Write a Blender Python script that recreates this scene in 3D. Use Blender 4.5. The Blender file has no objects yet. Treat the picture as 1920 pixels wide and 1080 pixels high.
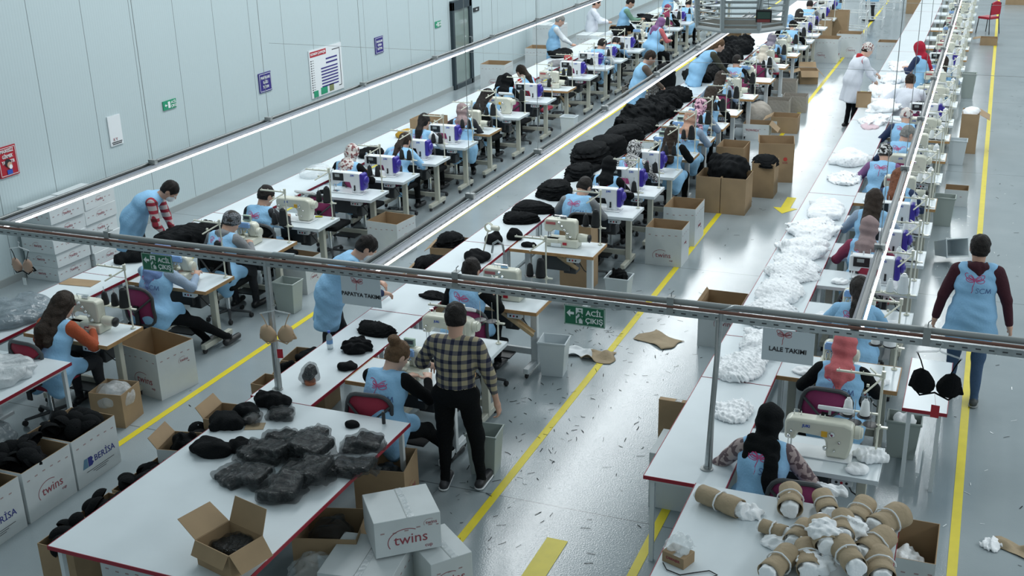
import bpy, math, random
import numpy as np
from mathutils import Matrix, Vector, Euler
random.seed(7); np.random.seed(7)
PI = math.pi
scene = bpy.context.scene
COL = scene.collection

# ------------------------------------------------------------------ camera
CF, CPX, CPY, YAW, PITCH, ROLL, CH = 2158.0, 961.4, 564.1, .39166, .36769, .023465, 5.2
_fw = np.array([-math.sin(YAW)*math.cos(PITCH), math.cos(YAW)*math.cos(PITCH), -math.sin(PITCH)])
_rt = np.array([math.cos(YAW), math.sin(YAW), 0.]); _dn = np.cross(_fw, _rt)
CR = np.array([math.cos(ROLL)*_rt+math.sin(ROLL)*_dn, -math.sin(ROLL)*_rt+math.cos(ROLL)*_dn, _fw])
cam_d = bpy.data.cameras.new('camera'); cam = bpy.data.objects.new('camera', cam_d); COL.objects.link(cam)
cam_d.sensor_width = 36; cam_d.lens = CF*36/1920
cam_d.shift_x = (960-CPX)/1920; cam_d.shift_y = (CPY-540)/1920
cam_d.clip_end = 300
m4 = Matrix(((CR[0][0], -CR[1][0], -CR[2][0], 0), (CR[0][1], -CR[1][1], -CR[2][1], 0), (CR[0][2], -CR[1][2], -CR[2][2], CH), (0, 0, 0, 1)))
cam.matrix_world = m4
scene.camera = cam

def at(px, py, z=0.):
    """point of the horizontal plane z seen at a pixel of the photograph"""
    d = CR.T @ np.array([(px-CPX)/CF, (py-CPY)/CF, 1.]); t = (z-CH)/d[2]
    return float(d[0]*t), float(d[1]*t)

# ------------------------------------------------------------------ world and light
world = bpy.data.worlds.new('world'); scene.world = world; world.use_nodes = True
wb = world.node_tree.nodes['Background']; wb.inputs[0].default_value = (.76, .94, 1, 1); wb.inputs[1].default_value = .36
def area(name, loc, sx, sy, power, col=(.93, .98, 1), rot=(0, 0, 0)):
    l = bpy.data.lights.new(name, 'AREA'); l.shape = 'RECTANGLE'; l.size = sx; l.size_y = sy; l.energy = power; l.color = col
    o = bpy.data.objects.new(name, l); COL.objects.link(o); o.location = loc; o.rotation_euler = rot
    return o
area('skylight', (-7.8, 39, 8.0), 1.8, 60, 3000)
area('ceiling_lamps', (-1., 40, 9.0), .5, 56, 1500)
area('skylight', (9.5, 33, 8.0), 1.8, 64, 3600)
scene.view_settings.view_transform = 'Standard'; scene.view_settings.look = 'None'
scene.view_settings.gamma = 1; scene.view_settings.use_curve_mapping = False
scene.view_settings.exposure = 0.0

# ------------------------------------------------------------------ materials
MATS = {}
def mat(name, col=(.8, .8, .8), rough=.5, metal=0., bump=0., bscale=60., var=0., vscale=8., alpha=1., emit=None, estr=0., spec=None, coat=0., trans=0.):
    if name in MATS: return MATS[name]
    m = bpy.data.materials.new(name); m.use_nodes = True; nt = m.node_tree; b = nt.nodes['Principled BSDF']
    b.inputs['Base Color'].default_value = (*col, 1); b.inputs['Roughness'].default_value = rough; b.inputs['Metallic'].default_value = metal
    if spec is not None: b.inputs['Specular IOR Level'].default_value = spec
    if coat: b.inputs['Coat Weight'].default_value = coat
    if trans: b.inputs['Transmission Weight'].default_value = trans
    if alpha < 1: b.inputs['Alpha'].default_value = alpha
    if emit: b.inputs['Emission Color'].default_value = (*emit, 1); b.inputs['Emission Strength'].default_value = estr
    tc = nt.nodes.new('ShaderNodeTexCoord')
    if var:
        n = nt.nodes.new('ShaderNodeTexNoise'); n.inputs['Scale'].default_value = vscale; n.inputs['Detail'].default_value = 4
        r = nt.nodes.new('ShaderNodeMapRange'); r.inputs['From Min'].default_value = .3; r.inputs['From Max'].default_value = .7
        r.inputs['To Min'].default_value = 1-var; r.inputs['To Max'].default_value = 1+var
        mx = nt.nodes.new('ShaderNodeVectorMath'); mx.operation = 'SCALE'; mx.inputs[0].default_value = col
        nt.links.new(tc.outputs['Object'], n.inputs['Vector']); nt.links.new(n.outputs['Fac'], r.inputs['Value'])
        nt.links.new(r.outputs['Result'], mx.inputs['Scale']); nt.links.new(mx.outputs[0], b.inputs['Base Color'])
    if bump:
        n = nt.nodes.new('ShaderNodeTexNoise'); n.inputs['Scale'].default_value = bscale; n.inputs['Detail'].default_value = 3
        bp = nt.nodes.new('ShaderNodeBump'); bp.inputs['Strength'].default_value = bump; bp.inputs['Distance'].default_value = .02
        nt.links.new(tc.outputs['Object'], n.inputs['Vector']); nt.links.new(n.outputs['Fac'], bp.inputs['Height']); nt.links.new(bp.outputs[0], b.inputs['Normal'])
    MATS[name] = m; return m

LAM = mat('white_laminate', (.66, .72, .75), .28, var=.03, vscale=3)
RED = mat('red_edging', (.30, .012, .03), .4)
WOOD = mat('wood_edging', (.42, .24, .10), .5, var=.15, vscale=20)
BEIGE = mat('beige_painted_steel', (.50, .50, .43), .4)
WSTEEL = mat('white_painted_steel', (.66, .70, .72), .35)
CREAM = mat('cream_enamel', (.66, .66, .56), .22)
WHITE = mat('white_enamel', (.76, .79, .81), .22)
PURP = mat('violet_plastic', (.045, .03, .30), .3)
BLACK = mat('black_plastic', (.012, .013, .015), .4)
RUB = mat('black_rubber', (.015, .015, .017), .7)
CHROME = mat('chrome', (.7, .72, .73), .15, metal=1)
STEEL = mat('zinc_steel', (.42, .45, .46), .35, metal=.85, var=.1, vscale=30)
GSTEEL = mat('grey_steel', (.30, .32, .32), .45, metal=.3)
DKGREY = mat('dark_grey_plastic', (.05, .055, .06), .5)
GREY = mat('grey_plastic', (.30, .33, .33), .5)
BLUEP = mat('blue_print', (.03, .09, .45), .4)
LBLUE = mat('pale_blue_panel', (.25, .42, .70), .35)
BLKF = mat('black_fabric', (.006, .007, .008), .95, bump=.5, bscale=90, spec=.15)
WHTF = mat('white_fabric', (.88, .90, .92), .9, bump=.3, bscale=60)
VEST = mat('light_blue_cotton', (.27, .51, .75), .85, bump=.25, bscale=45, var=.05, vscale=6)
SKIN = mat('skin', (.56, .33, .24), .5, var=.05)
BROWNC = mat('brown_cardboard', (.34, .235, .135), .8, var=.08, vscale=5)
WHITEC = mat('white_cardboard', (.60, .64, .65), .7, var=.05, vscale=4)
LOGOR = mat('dark_red_print', (.30, .06, .08), .7)
NAVY = mat('navy_print', (.02, .03, .22), .6)
TXTK = mat('black_print', (.02, .02, .025), .6)
PINKT = mat('pink_embroidery', (.50, .02, .13), .8)
NAVYT = mat('navy_embroidery', (.06, .10, .28), .8)
CONEK = mat('black_thread', (.012, .014, .016), .8, bump=.2, bscale=200)
CONEW = mat('white_thread', (.80, .83, .84), .8, bump=.2, bscale=200)
CHR = mat('chair_red_mesh', (.33, .02, .05), .7, bump=.3, bscale=300)
CHM = mat('chair_magenta_mesh', (.27, .03, .12), .7, bump=.3, bscale=300)
TAPEY = mat('yellow_floor_paint', (.70, .58, .02), .45, var=.05)
PLAS = mat('clear_plastic_film', (.75, .8, .82), .12, alpha=.38, bump=1., bscale=18)
PLASD = mat('crinkled_clear_wrap', (.55, .62, .66), .10, alpha=.22, bump=1., bscale=25)
BIN = mat('pale_grey_bin_plastic', (.36, .41, .39), .45)
BINW = mat('white_bin_plastic', (.62, .68, .71), .45)
KRAFT = mat('kraft_paper', (.36, .28, .18), .8, bump=.4, bscale=25, var=.06, vscale=12)
GREEN = mat('exit_green', (.01, .14, .07), .4)
WPRINT = mat('white_print', (.8, .83, .83), .5)

# ------------------------------------------------------------------ mesh helpers
def link(name, me, parent=None, mats=()):
    o = bpy.data.objects.new(name, me); COL.objects.link(o)
    for m in mats: me.materials.append(m)
    if parent: o.parent = parent
    return o
class MB:
    def __init__(s): s.v = []; s.f = []; s.m = []
    def add(s, vs, fs, m=0, M=None):
        b = len(s.v)
        if M is not None: vs = [tuple(M @ Vector(v)) for v in vs]
        s.v += [tuple(v) for v in vs]; s.f += [tuple(b+i for i in f) for f in fs]; s.m += [m]*len(fs)
    def box(s, c, d, m=0, M=None, t=(1, 1)):
        x, y, z = c; a, b, h = d[0]/2, d[1]/2, d[2]/2
        vs = [(x-a, y-b, z-h), (x+a, y-b, z-h), (x+a, y+b, z-h), (x-a, y+b, z-h), (x-a*t[0], y-b*t[1], z+h), (x+a*t[0], y-b*t[1], z+h), (x+a*t[0], y+b*t[1], z+h), (x-a*t[0], y+b*t[1], z+h)]
        s.add(vs, [(3, 2, 1, 0), (4, 5, 6, 7), (0, 1, 5, 4), (1, 2, 6, 5), (2, 3, 7, 6), (3, 0, 4, 7)], m, M)
    def tube(s, pts, r, n=8, m=0, caps=True):
        P = [Vector(p) for p in pts]; R = r if isinstance(r, (list, tuple)) else [r]*len(P)
        vs = []; up = None
        for i, p in enumerate(P):
            d = (P[min(i+1, len(P)-1)]-P[max(i-1, 0)])
            if d.length < 1e-9: d = Vector((0, 0, 1))
            d.normalize()
            if up is None: up = Vector((0, 0, 1)) if abs(d.z) < .9 else Vector((0, 1, 0))
            a = d.cross(up); a.normalize(); b = a.cross(d); up = b
            for k in range(n):
                t = 2*PI*k/n; vs.append(p+(a*math.cos(t)+b*math.sin(t))*R[i])
        fs = [(i*n+k, i*n+(k+1) % n, (i+1)*n+(k+1) % n, (i+1)*n+k) for i in range(len(P)-1) for k in range(n)]
        if caps: fs += [tuple(range(n-1, -1, -1)), tuple(range((len(P)-1)*n, len(P)*n))]
        s.add(vs, fs, m)
    def cyl(s, p0, p1, r0, r1=None, n=14, m=0): s.tube([p0, p1], [r0, r0 if r1 is None else r1], n, m)
    def lathe(s, prof, c=(0, 0, 0), n=20, m=0, axis='z', cap=True):
        vs = []
        for r, z in prof:
            for k in range(n):
                t = 2*PI*k/n; p = (r*math.cos(t), r*math.sin(t), z)
                if axis == 'x': p = (z, p[0], p[1])
                if axis == 'y': p = (p[1], z, p[0])
                vs.append((c[0]+p[0], c[1]+p[1], c[2]+p[2]))
        fs = [(i*n+k, i*n+(k+1) % n, (i+1)*n+(k+1) % n, (i+1)*n+k) for i in range(len(prof)-1) for k in range(n)]
        if cap: fs += [tuple(range(n-1, -1, -1)), tuple(range((len(prof)-1)*n, len(prof)*n))]
        s.add(vs, fs, m)
    def prism(s, poly, y0, y1, m=0, M=None, axis='y'):
        """2-D outline extruded along an axis"""
        n = len(poly)
        def P(a, b, t): return (a, t, b) if axis == 'y' else ((t, a, b) if axis == 'x' else (a, b, t))
        vs = [P(a, b, y0) for a, b in poly]+[P(a, b, y1) for a, b in poly]
        fs = [tuple(range(n)), tuple(range(2*n-1, n-1, -1))]+[(k, k+n, (k+1) % n+n, (k+1) % n) for k in range(n)]
        s.add(vs, fs, m, M)
    def build(s, name, mats, parent=None, smooth=35, bevel=0., loc=None, rot=None):
        me = bpy.data.meshes.new(name); me.from_pydata(s.v, [], s.f)
        if not isinstance(mats, (list, tuple)): mats = [mats]
        for m in mats: me.materials.append(m)
        me.polygons.foreach_set('material_index', s.m)
        if smooth:
            me.polygons.foreach_set('use_smooth', [True]*len(s.f)); me.update(); me.set_sharp_from_angle(angle=math.radians(smooth))
        o = link(name, me, parent)
        if bevel:
            b = o.modifiers.new('bevel', 'BEVEL'); b.width = bevel; b.segments = 2; b.limit_method = 'ANGLE'
        if loc is not None: o.location = loc
        if rot is not None: o.rotation_euler = rot
        return o
def empty(name, loc=(0, 0, 0), rz=0.):
    o = bpy.data.objects.new(name, None); COL.objects.link(o); o.empty_display_size = .1
    o.location = loc; o.rotation_euler = (0, 0, rz); return o
def tag(o, label, cat=None, group=None, kind=None):
    if label: o['label'] = label
    if cat: o['category'] = cat
    if group: o['group'] = group
    if kind: o['kind'] = kind
    return o
def struct(o): o['kind'] = 'structure'; return o
KIDS = {}
def copy_tree(o, parent=None, swap=None):
    c = o.copy(); COL.objects.link(c); c.parent = parent
    for ch in o.children: copy_tree(ch, c)
    return c
PROTO = {}
def inst(key, builder, loc, rz, label, cat, group=None):
    """first use keeps the thing that was built, later uses copy it with its parts"""
    if key not in PROTO: o = PROTO[key] = builder()
    else: o = copy_tree(PROTO[key])
    o.location = loc; o.rotation_euler = (0, 0, rz)
    for k in ('group',):
        if k in o: del o[k]
    return tag(o, label, cat, group)
_TXT = {}
def text_obj(s, size, m, parent=None, loc=(0, 0, 0), rot=(0, 0, 0), name='lettering', align='CENTER', ext=.0012, bold=0., sx=1.):
    key = (s, round(size, 4), align, ext, bold, m.name)
    if key not in _TXT:
        cu = bpy.data.curves.new('t', 'FONT'); cu.body = s; cu.size = size; cu.align_x = align; cu.align_y = 'CENTER'; cu.extrude = ext; cu.resolution_u = 2; cu.offset = bold*size
        t = bpy.data.objects.new('t', cu); COL.objects.link(t)
        bpy.context.view_layer.update()
        me = bpy.data.meshes.new_from_object(t.evaluated_get(bpy.context.evaluated_depsgraph_get()))
        bpy.data.objects.remove(t); bpy.data.curves.remove(cu); me.materials.clear(); me.materials.append(m); me.name = name
        _TXT[key] = me
    o = link(name, _TXT[key], parent); o.location = loc; o.rotation_euler = rot; o.scale = (sx, 1, 1)
    return o

# ------------------------------------------------------------------ signed distance bodies
class Sdf:
    def __init__(s): s.p = []; s.cuts = []
    def cone(s, a, b, ra, rb=None, k=.03, m=0): s.p.append(('c', np.array(a, float), np.array(b, float), ra, ra if rb is None else rb, k, m)); return s
    def ell(s, c, r, R=None, k=.03, m=0): s.p.append(('e', np.array(c, float), np.array(r, float), np.eye(3) if R is None else np.array(R, float), None, k, m)); return s
    def rbox(s, c, h, rad, R=None, k=.02, m=0): s.p.append(('b', np.array(c, float), np.array(h, float), np.eye(3) if R is None else np.array(R, float), rad, k, m)); return s
    def cut(s, c, n): s.cuts.append((np.array(c, float), np.array(n, float))); return s       # keep the side where (p-c).n < 0
    def dig(s, c, r, R=None): s.cuts.append((np.array(c, float), np.array(r, float), np.eye(3) if R is None else np.array(R, float))); return s
    def bounds(s):
        lo = np.full(3, 1e9); hi = -lo
        for q in s.p:
            if q[0] == 'c':
                r = max(q[3], q[4]); l = np.minimum(q[1], q[2])-r; h = np.maximum(q[1], q[2])+r
            else:
                r = np.abs(q[3]*q[2][None, :]).sum(1) if q[0] == 'b' else np.sqrt(((q[3]*q[2][None, :])**2).sum(1)); l = q[1]-r; h = q[1]+r
            lo = np.minimum(lo, l); hi = np.maximum(hi, h)
        return lo, hi
    @staticmethod
    def _d(q, X):
        if q[0] == 'c':
            ba = q[2]-q[1]; pa = X-q[1]; L = max(float(ba@ba), 1e-9); t = np.clip(pa@ba/L, 0, 1)
            return np.sqrt(((pa-t[..., None]*ba)**2).sum(-1))-(q[3]+(q[4]-q[3])*t)
        if q[0] == 'b':
            p = np.abs((X-q[1])@q[3])-q[2]+q[4]; return np.sqrt((np.maximum(p, 0)**2).sum(-1))+np.minimum(p.max(-1), 0)-q[4]
        p = (X-q[1])@q[3]; k0 = np.sqrt(((p/q[2])**2).sum(-1)); k1 = np.sqrt(((p/q[2]**2)**2).sum(-1))
        return k0*(k0-1)/np.maximum(k1, 1e-6)
    def _cut(s, D, X):
        for c in s.cuts:
            if len(c) == 2: D = np.maximum(D, (X-c[0])@c[1])
            else: D = np.maximum(D, -Sdf._d(('e', c[0], c[1], c[2], None, 0, 0), X))
        return D
    def ev(s, X):
        D = np.full(X.shape[:-1], 1.)
        for q in s.p: D = smin(D, Sdf._d(q, X), q[5])
        return s._cut(D, X)
    def grid(s, res, noise=0., nf=30., seed=0):
        lo, hi = s.bounds(); lo = lo-2.5*res-noise; hi = hi+2.5*res+noise
        n = np.ceil((hi-lo)/res).astype(int)+1
        ax = [lo[i]+res*np.arange(n[i]) for i in range(3)]
        D = np.full(tuple(n), 1.); L = np.zeros(tuple(n), np.int16); B = np.full(tuple(n), 9.)
        for q in s.p:
            if q[0] == 'c': r = max(q[3], q[4]); l = np.minimum(q[1], q[2])-r; h = np.maximum(q[1], q[2])+r
            else: r = np.abs(q[3]*q[2][None, :]).sum(1) if q[0] == 'b' else np.sqrt(((q[3]*q[2][None, :])**2).sum(1)); l = q[1]-r; h = q[1]+r
            pad = q[5]+2*res+.01
            i0 = np.clip(np.floor((l-pad-lo)/res).astype(int), 0, n-1); i1 = np.clip(np.ceil((h+pad-lo)/res).astype(int)+1, 1, n)
            sl = tuple(slice(i0[i], i1[i]) for i in range(3))
            X = np.stack(np.meshgrid(*[ax[i][sl[i]] for i in range(3)], indexing='ij'), -1)
            d = Sdf._d(q, X); D[sl] = smin(D[sl], d, q[5])
            w = d < B[sl]; B[sl] = np.where(w, d, B[sl]); L[sl] = np.where(w, q[6], L[sl])
        if s.cuts or noise:
            X = np.stack(np.meshgrid(*ax, indexing='ij'), -1)
            if noise:
                rs = np.random.RandomState(seed); N = 0
                for k in range(4):
                    v = rs.randn(3); v *= nf*(1+.5*k)/np.linalg.norm(v); N = N+np.sin(X@v+rs.rand()*6+1.5*np.sin(X@(rs.randn(3)*nf*.3)))
                D = D+noise*N*.5
            D = s._cut(D, X)
        return lo, res, D, L
def smin(a, b, k):
    if k <= 0: return np.minimum(a, b)
    h = np.maximum(k-np.abs(a-b), 0)/k
    return np.minimum(a, b)-h*h*k*.25
def nets(lo, res, D, L):
    """surface nets: vertices, quads and the label of each quad"""
    n = np.array(D.shape); S = D < 0
    c = np.zeros(tuple(n-1), int)
    for i in (0, 1):
        for j in (0, 1):
            for k in (0, 1): c += S[i:n[0]-1+i, j:n[1]-1+j, k:n[2]-1+k]
    act = (c > 0) & (c < 8); idx = np.argwhere(act)
    if len(idx) == 0: return np.zeros((0, 3)), np.zeros((0, 4), int), np.zeros(0, int)
    vid = -np.ones(tuple(n-1), int); vid[act] = np.arange(len(idx))
    acc = np.zeros((len(idx), 3)); cnt = np.zeros(len(idx))
    for a in range(3):
        o = [b for b in range(3) if b != a]
        for u in (0, 1):
            for w in (0, 1):
                p = idx.copy(); p[:, o[0]] += u; p[:, o[1]] += w; q = p.copy(); q[:, a] += 1
                d0 = D[tuple(p.T)]; d1 = D[tuple(q.T)]; x = (d0 < 0) != (d1 < 0)
                t = np.where(x, d0/np.where(x, d0-d1, 1), 0); P = p.astype(float); P[:, a] += t
                acc[x] += P[x]; cnt[x] += 1
    V = lo+res*acc/cnt[:, None]
    F = []; G = []
    for a in range(3):
        s0 = [slice(None)]*3; s1 = [slice(None)]*3; s0[a] = slice(0, n[a]-1); s1[a] = slice(1, n[a])
        x = S[tuple(s0)] != S[tuple(s1)]; p = np.argwhere(x); b, g = [(1, 2), (2, 0), (0, 1)][a]
        p = p[(p[:, b] > 0) & (p[:, g] > 0) & (p[:, b] < n[b]-1) & (p[:, g] < n[g]-1)]
        def vv(db, dg): q = p.copy(); q[:, b] -= db; q[:, g] -= dg; return vid[tuple(q.T)]
        quad = np.stack([vv(1, 1), vv(0, 1), vv(0, 0), vv(1, 0)], 1)
        ins = S[tuple(p.T)]; quad[~ins] = quad[~ins][:, ::-1]
        q1 = p.copy(); q1[:, a] += 1
        lab = L[tuple(np.where(ins[:, None], p, q1).T)]
        F.append(quad); G.append(lab)
    return V, np.concatenate(F), np.concatenate(G)
def mesh_np(name, V, F, G, mats, parent=None, smooth=True):
    me = bpy.data.meshes.new(name); me.vertices.add(len(V)); me.vertices.foreach_set('co', np.asarray(V, np.float32).ravel())
    me.loops.add(F.size); me.loops.foreach_set('vertex_index', F.astype(np.int32).ravel())
    me.polygons.add(len(F)); me.polygons.foreach_set('loop_start', np.arange(0, F.size, F.shape[1], dtype=np.int32))
    for m in mats: me.materials.append(m)
    me.polygons.foreach_set('material_index', np.asarray(G, np.int32)); me.polygons.foreach_set('use_smooth', [smooth]*len(F))
    me.update(); me.validate()
    return link(name, me, parent)
def sdf_obj(name, s, res, mats, parent=None, noise=0., nf=30., seed=0):
    V, F, G = nets(*s.grid(res, noise, nf, seed)); return mesh_np(name, V, F, G, mats, parent)
# ------------------------------------------------------------------ people
def rotm(pitch=0., yaw=0., roll=0.):
    """columns right, forward, up; pitch leans forward, yaw turns left, roll tips to the right"""
    cp, sp, cy, sy, cr, sr = math.cos(pitch), math.sin(pitch), math.cos(yaw), math.sin(yaw), math.cos(roll), math.sin(roll)
    Rx = np.array([[1, 0, 0], [0, cp, sp], [0, -sp, cp]]); Rz = np.array([[cy, -sy, 0], [sy, cy, 0], [0, 0, 1]]); Ry = np.array([[cr, 0, sr], [0, 1, 0], [-sr, 0, cr]])
    return Rz @ Rx @ Ry
def ik(S, T, l1, l2, pole):
    S = np.array(S, float); T = np.array(T, float); d = T-S; L = np.linalg.norm(d); mx = (l1+l2)*.995
    if L > mx: T = S+d*mx/L; L = mx; d = T-S
    u = d/L; a = (l1*l1-l2*l2+L*L)/(2*L); h = math.sqrt(max(l1*l1-a*a, 0)); p = np.array(pole, float); p = p-u*(p@u); p /= np.linalg.norm(p)+1e-9
    return S+u*a+p*h, T
def hand(W, d, side, up, res, curl=.5, r=.0088):
    """five fingers on a palm, from wrist W along d"""
    s = Sdf(); d = d/np.linalg.norm(d); up = up-d*(up@d); up /= np.linalg.norm(up)+1e-9; rt = np.cross(d, up)*side
    s.cone(W-d*.03, W+d*.02, .026, .027, .02)
    for t in (-.026, 0., .022): s.cone(W+d*.02+rt*t*.7, W+d*.085+rt*t, .017, .0145, .02)
    for i, (t, l) in enumerate(((-.033, .062), (-.011, .077), (.011, .083), (.033, .072))):
        a = W+d*.088+rt*t; c = curl*(.9+.15*(3-i)); d1 = d*math.cos(c*.6)-up*math.sin(c*.6)+rt*t*1.5; b = a+d1*l*.5
        d2 = d*math.cos(c*1.5)-up*math.sin(c*1.5)+rt*t*.8; s.cone(a, b, r+.001, r, .006); s.cone(b, b+d2*l*.5, r, r-.0015, .004)
    a = W+d*.03+rt*.026; b = a+(d*.55+rt*.8-up*.2)*.042; s.cone(a, b, .014, .011, .012); s.cone(b, b+(d*.9+rt*.25-up*.3)*.034, .011, .009, .004)
    return nets(*s.grid(res))
def stroke_mesh(paths, w):
    vs = []; fs = []
    for P in paths:
        P = np.array(P, float); T = np.gradient(P, axis=0); T /= np.linalg.norm(T, axis=1)[:, None]+1e-9; N = np.stack([-T[:, 1], T[:, 0]], 1)*w/2; b = len(vs)
        for p, n in zip(P, N): vs += [p+n, p-n]
        fs += [(b+2*i, b+2*i+1, b+2*i+3, b+2*i+2) for i in range(len(P)-1)]
    return np.array(vs), np.array(fs)
def loop(cx, cy, a, b, rot, n=14, p0=0., p1=2*PI):
    t = np.linspace(p0, p1, n); x = a*np.cos(t); y = b*np.sin(t); c, s = math.cos(rot), math.sin(rot)
    return np.stack([cx+x*c-y*s, cy+x*s+y*c], 1)
def seg(*pts):
    out = []
    for a, b in zip(pts[:-1], pts[1:]): out += [np.array(a)*(1-t)+np.array(b)*t for t in np.linspace(0, 1, 4)]
    return np.array(out)
FLY = [loop(-.040, .034, .040, .019, 2.5), loop(-.036, .012, .030, .014, 2.9), loop(.036, .030, .036, .018, .55), loop(.040, .008, .030, .015, .1), loop(-.030, .030, .02, .009, 2.5), loop(.030, .026, .02, .009, .5),
       loop(0, .02, .007, .007, 0, 8), np.array([(.0, .012), (-.006, -.015), (-.014, -.04), (-.012, -.07), (-.018, -.088)])]
SCM = [np.array([(.036, -.052), (.027, -.046), (.016, -.049), (.015, -.059), (.030, -.068), (.031, -.079), (.020, -.085), (.010, -.080)]),
       loop(.062, -.066, .020, .019, 0, 12, .8, 5.5), seg((.084, -.085), (.090, -.047), (.103, -.083), (.116, -.047), (.122, -.085))]
def back_logo(vest, vs, M, C, x0, z0, scale, full=True):
    """dragonfly and letters embroidered on the back of the vest, laid on its surface"""
    for paths, w, m, nm in ((FLY, .0042, PINKT, 'embroidered_dragonfly'), (SCM, .0040, NAVYT, 'embroidered_letters')):
        P, F = stroke_mesh(paths, w); P = P*scale+[x0, z0]
        X = C+P[:, :1]*M[:, 0]+P[:, 1:]*M[:, 2]-.30*M[:, 1]
        for _ in range(26):
            d = vs.ev(X); X = X+np.clip(d-.0035, -.01, .05)[:, None]*M[:, 1]*.9
        o = mesh_np(nm, X, F, np.zeros(len(F), int), [m], vest, False)
def person(name, label, loc, rz=0., sit=True, lean=.25, curve=.15, tilt=0., twist=0., head=(.35, 0., 0.), hl=(-.2, .5, .80), hr=(.2, .5, .80), fl=None, fr=None, sc=1., build=1.12, shirt=BLKF, pants=BLKF, shoe=BLACK, vest=VEST,
           hair=None, hairm=None, scarf=None, mask=None, res=None, sleeve=1., logo=True, skin=SKIN, coat=False, hood=None, seat_h=.50, skirt=.40, hand_curl=.7, ph=None, sole=None):
    root = empty(name, loc, rz); tag(root, label, 'person')
    dist = math.hypot(loc[0], loc[1]); res = res or (.0115 if dist < 13 else .015 if dist < 20 else .02)
    fine = .006 if dist < 14 else .009 if dist < 23 else .013
    PH = ph or (seat_h+.06 if sit else .93*sc); P = np.array([0, 0, PH]); b = build; near = dist < 24
    M1 = rotm(lean*.8, twist*.5, tilt); M2 = rotm(lean+curve, twist, tilt); C = P+M1[:, 2]*.26*sc; N = C+M2[:, 2]*.235*sc
    HM = rotm(lean*.5+curve*.5+head[0], twist+head[1], tilt*.5+head[2]); H = N+(.5*M2[:, 2]+.5*HM[:, 2])*.068*sc+HM[:, 2]*.095*sc+HM[:, 1]*.025
    SH = [N-M2[:, 2]*.045*sc+M2[:, 0]*sd*.158*sc*b for sd in (-1, 1)]; HP = [P+M1[:, 0]*sd*.085*b for sd in (-1, 1)]
    body = Sdf()
    body.ell(P+M1[:, 2]*.02, (.165*b, .125*b, .12), M1, m=2); body.ell(P+M1[:, 2]*.15*sc, (.142*b, .107*b, .17*sc), M1, m=1)
    body.ell(C+M2[:, 2]*.06, (.158*b, .112*b, .19*sc), M2, m=1); body.cone(SH[0]*.9+SH[1]*.1, SH[1]*.9+SH[0]*.1, .062*b, k=.05, m=1)
    body.cone(N-M2[:, 2]*.05, H-HM[:, 2]*.05-HM[:, 1]*.02, .058, .050, k=.03, m=0)
    hands = []; HS = 1.10
    for i, T in enumerate((hl, hr)):
        sd = (-1, 1)[i]; T = np.array(T, float); E, W = ik(SH[i], T, .285*sc, .25*sc, M2[:, 0]*sd*.8-M2[:, 1]*.25+np.array([0, 0, -.9]))
        body.cone(SH[i], E, .060*b, .048*b, k=.03, m=1)
        Q = E+(W-E)*.93 if sleeve >= 1 else E+(W-E)*sleeve
        body.cone(E, Q, .044*b, .034*b if sleeve >= 1 else .036, k=.02, m=1); body.cone(Q, W, .029, .025, k=.008, m=0)
        dd = (W-E)/np.linalg.norm(W-E); hands.append((W, dd, -sd, np.array([0, 0, 1.]) if abs(dd[2]) < .8 else M2[:, 0]*sd))
    if sit: F = [np.array(fl if fl else (-.13, .42, .08)), np.array(fr if fr else (.15, .46, .08))]
    else: F = [np.array(fl if fl else (-.11, .0, .08)), np.array(fr if fr else (.11, .02, .08))]
    for i in (0, 1):
        K, A = ik(HP[i], F[i], .43*sc, .42*sc, (.15*(-1, 1)[i], 1, .5 if sit else .05))
        body.cone(HP[i], K, .083*b, .058*b, k=.04, m=2); body.cone(K, A, .056*b, .040, k=.03, m=2); body.cone(A+[0, 0, .02], A-[0, 0, .03], .036, .034, k=.01, m=2)
        fd = np.array([.12*(-1, 1)[i], 1, 0])
        if sole: ft = sdf_obj('shoe_sole', Sdf().cone(A+[0, -.05, -.055], A+fd*.17+[0, 0, -.055], .048, .043).cut(A+[0, 0, -.062], (0, 0, 1)).cut(A+[0, 0, -.079], (0, 0, -1)), .009, [sole], root)
        body.cone(A+[0, -.05, -.042], A+fd*.17+[0, 0, -.044], .042, .037, k=.02, m=3)
    Vb, Fb, Gb = nets(*body.grid(res, .0035, 22, int(dist*10))); parts = [(Vb, Fb, Gb)]
    hs = Sdf(); r = HM                                                    # head with brow, nose, lips, chin and ears
    hs.ell(H+r[:, 2]*.02-r[:, 1]*.012, (.074, .094, .098), r); hs.ell(H-r[:, 2]*.045+r[:, 1]*.022, (.056, .066, .075), r, k=.04); hs.cone(H-r[:, 2]*.05-r[:, 1]*.03, N-M2[:, 2]*.02, .052, .056, k=.03)
    hs.cone(H+r[:, 2]*.012+r[:, 1]*.078, H-r[:, 2]*.022+r[:, 1]*.100, .010, .014, k=.012); hs.cone(H+r[:, 2]*.028+r[:, 1]*.076-r[:, 0]*.03, H+r[:, 2]*.028+r[:, 1]*.076+r[:, 0]*.03, .011, k=.015)
    hs.cone(H-r[:, 2]*.052+r[:, 1]*.084-r[:, 0]*.017, H-r[:, 2]*.052+r[:, 1]*.084+r[:, 0]*.017, .0085, k=.008, m=4); hs.ell(H-r[:, 2]*.09+r[:, 1]*.07, (.022, .018, .018), r, k=.02)
    for sd in (-1, 1):
        hs.ell(H+r[:, 0]*sd*.075-r[:, 2]*.008-r[:, 1]*.012, (.010, .022, .032), r, k=.008); hs.ell(H+r[:, 0]*sd*.030+r[:, 2]*.008+r[:, 1]*.079, (.013, .008, .008), r, k=.003, m=5)
        hs.ell(H+r[:, 0]*sd*.030+r[:, 2]*.008+r[:, 1]*.0855, (.006, .004, .0065), r, k=.0, m=6)
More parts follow.
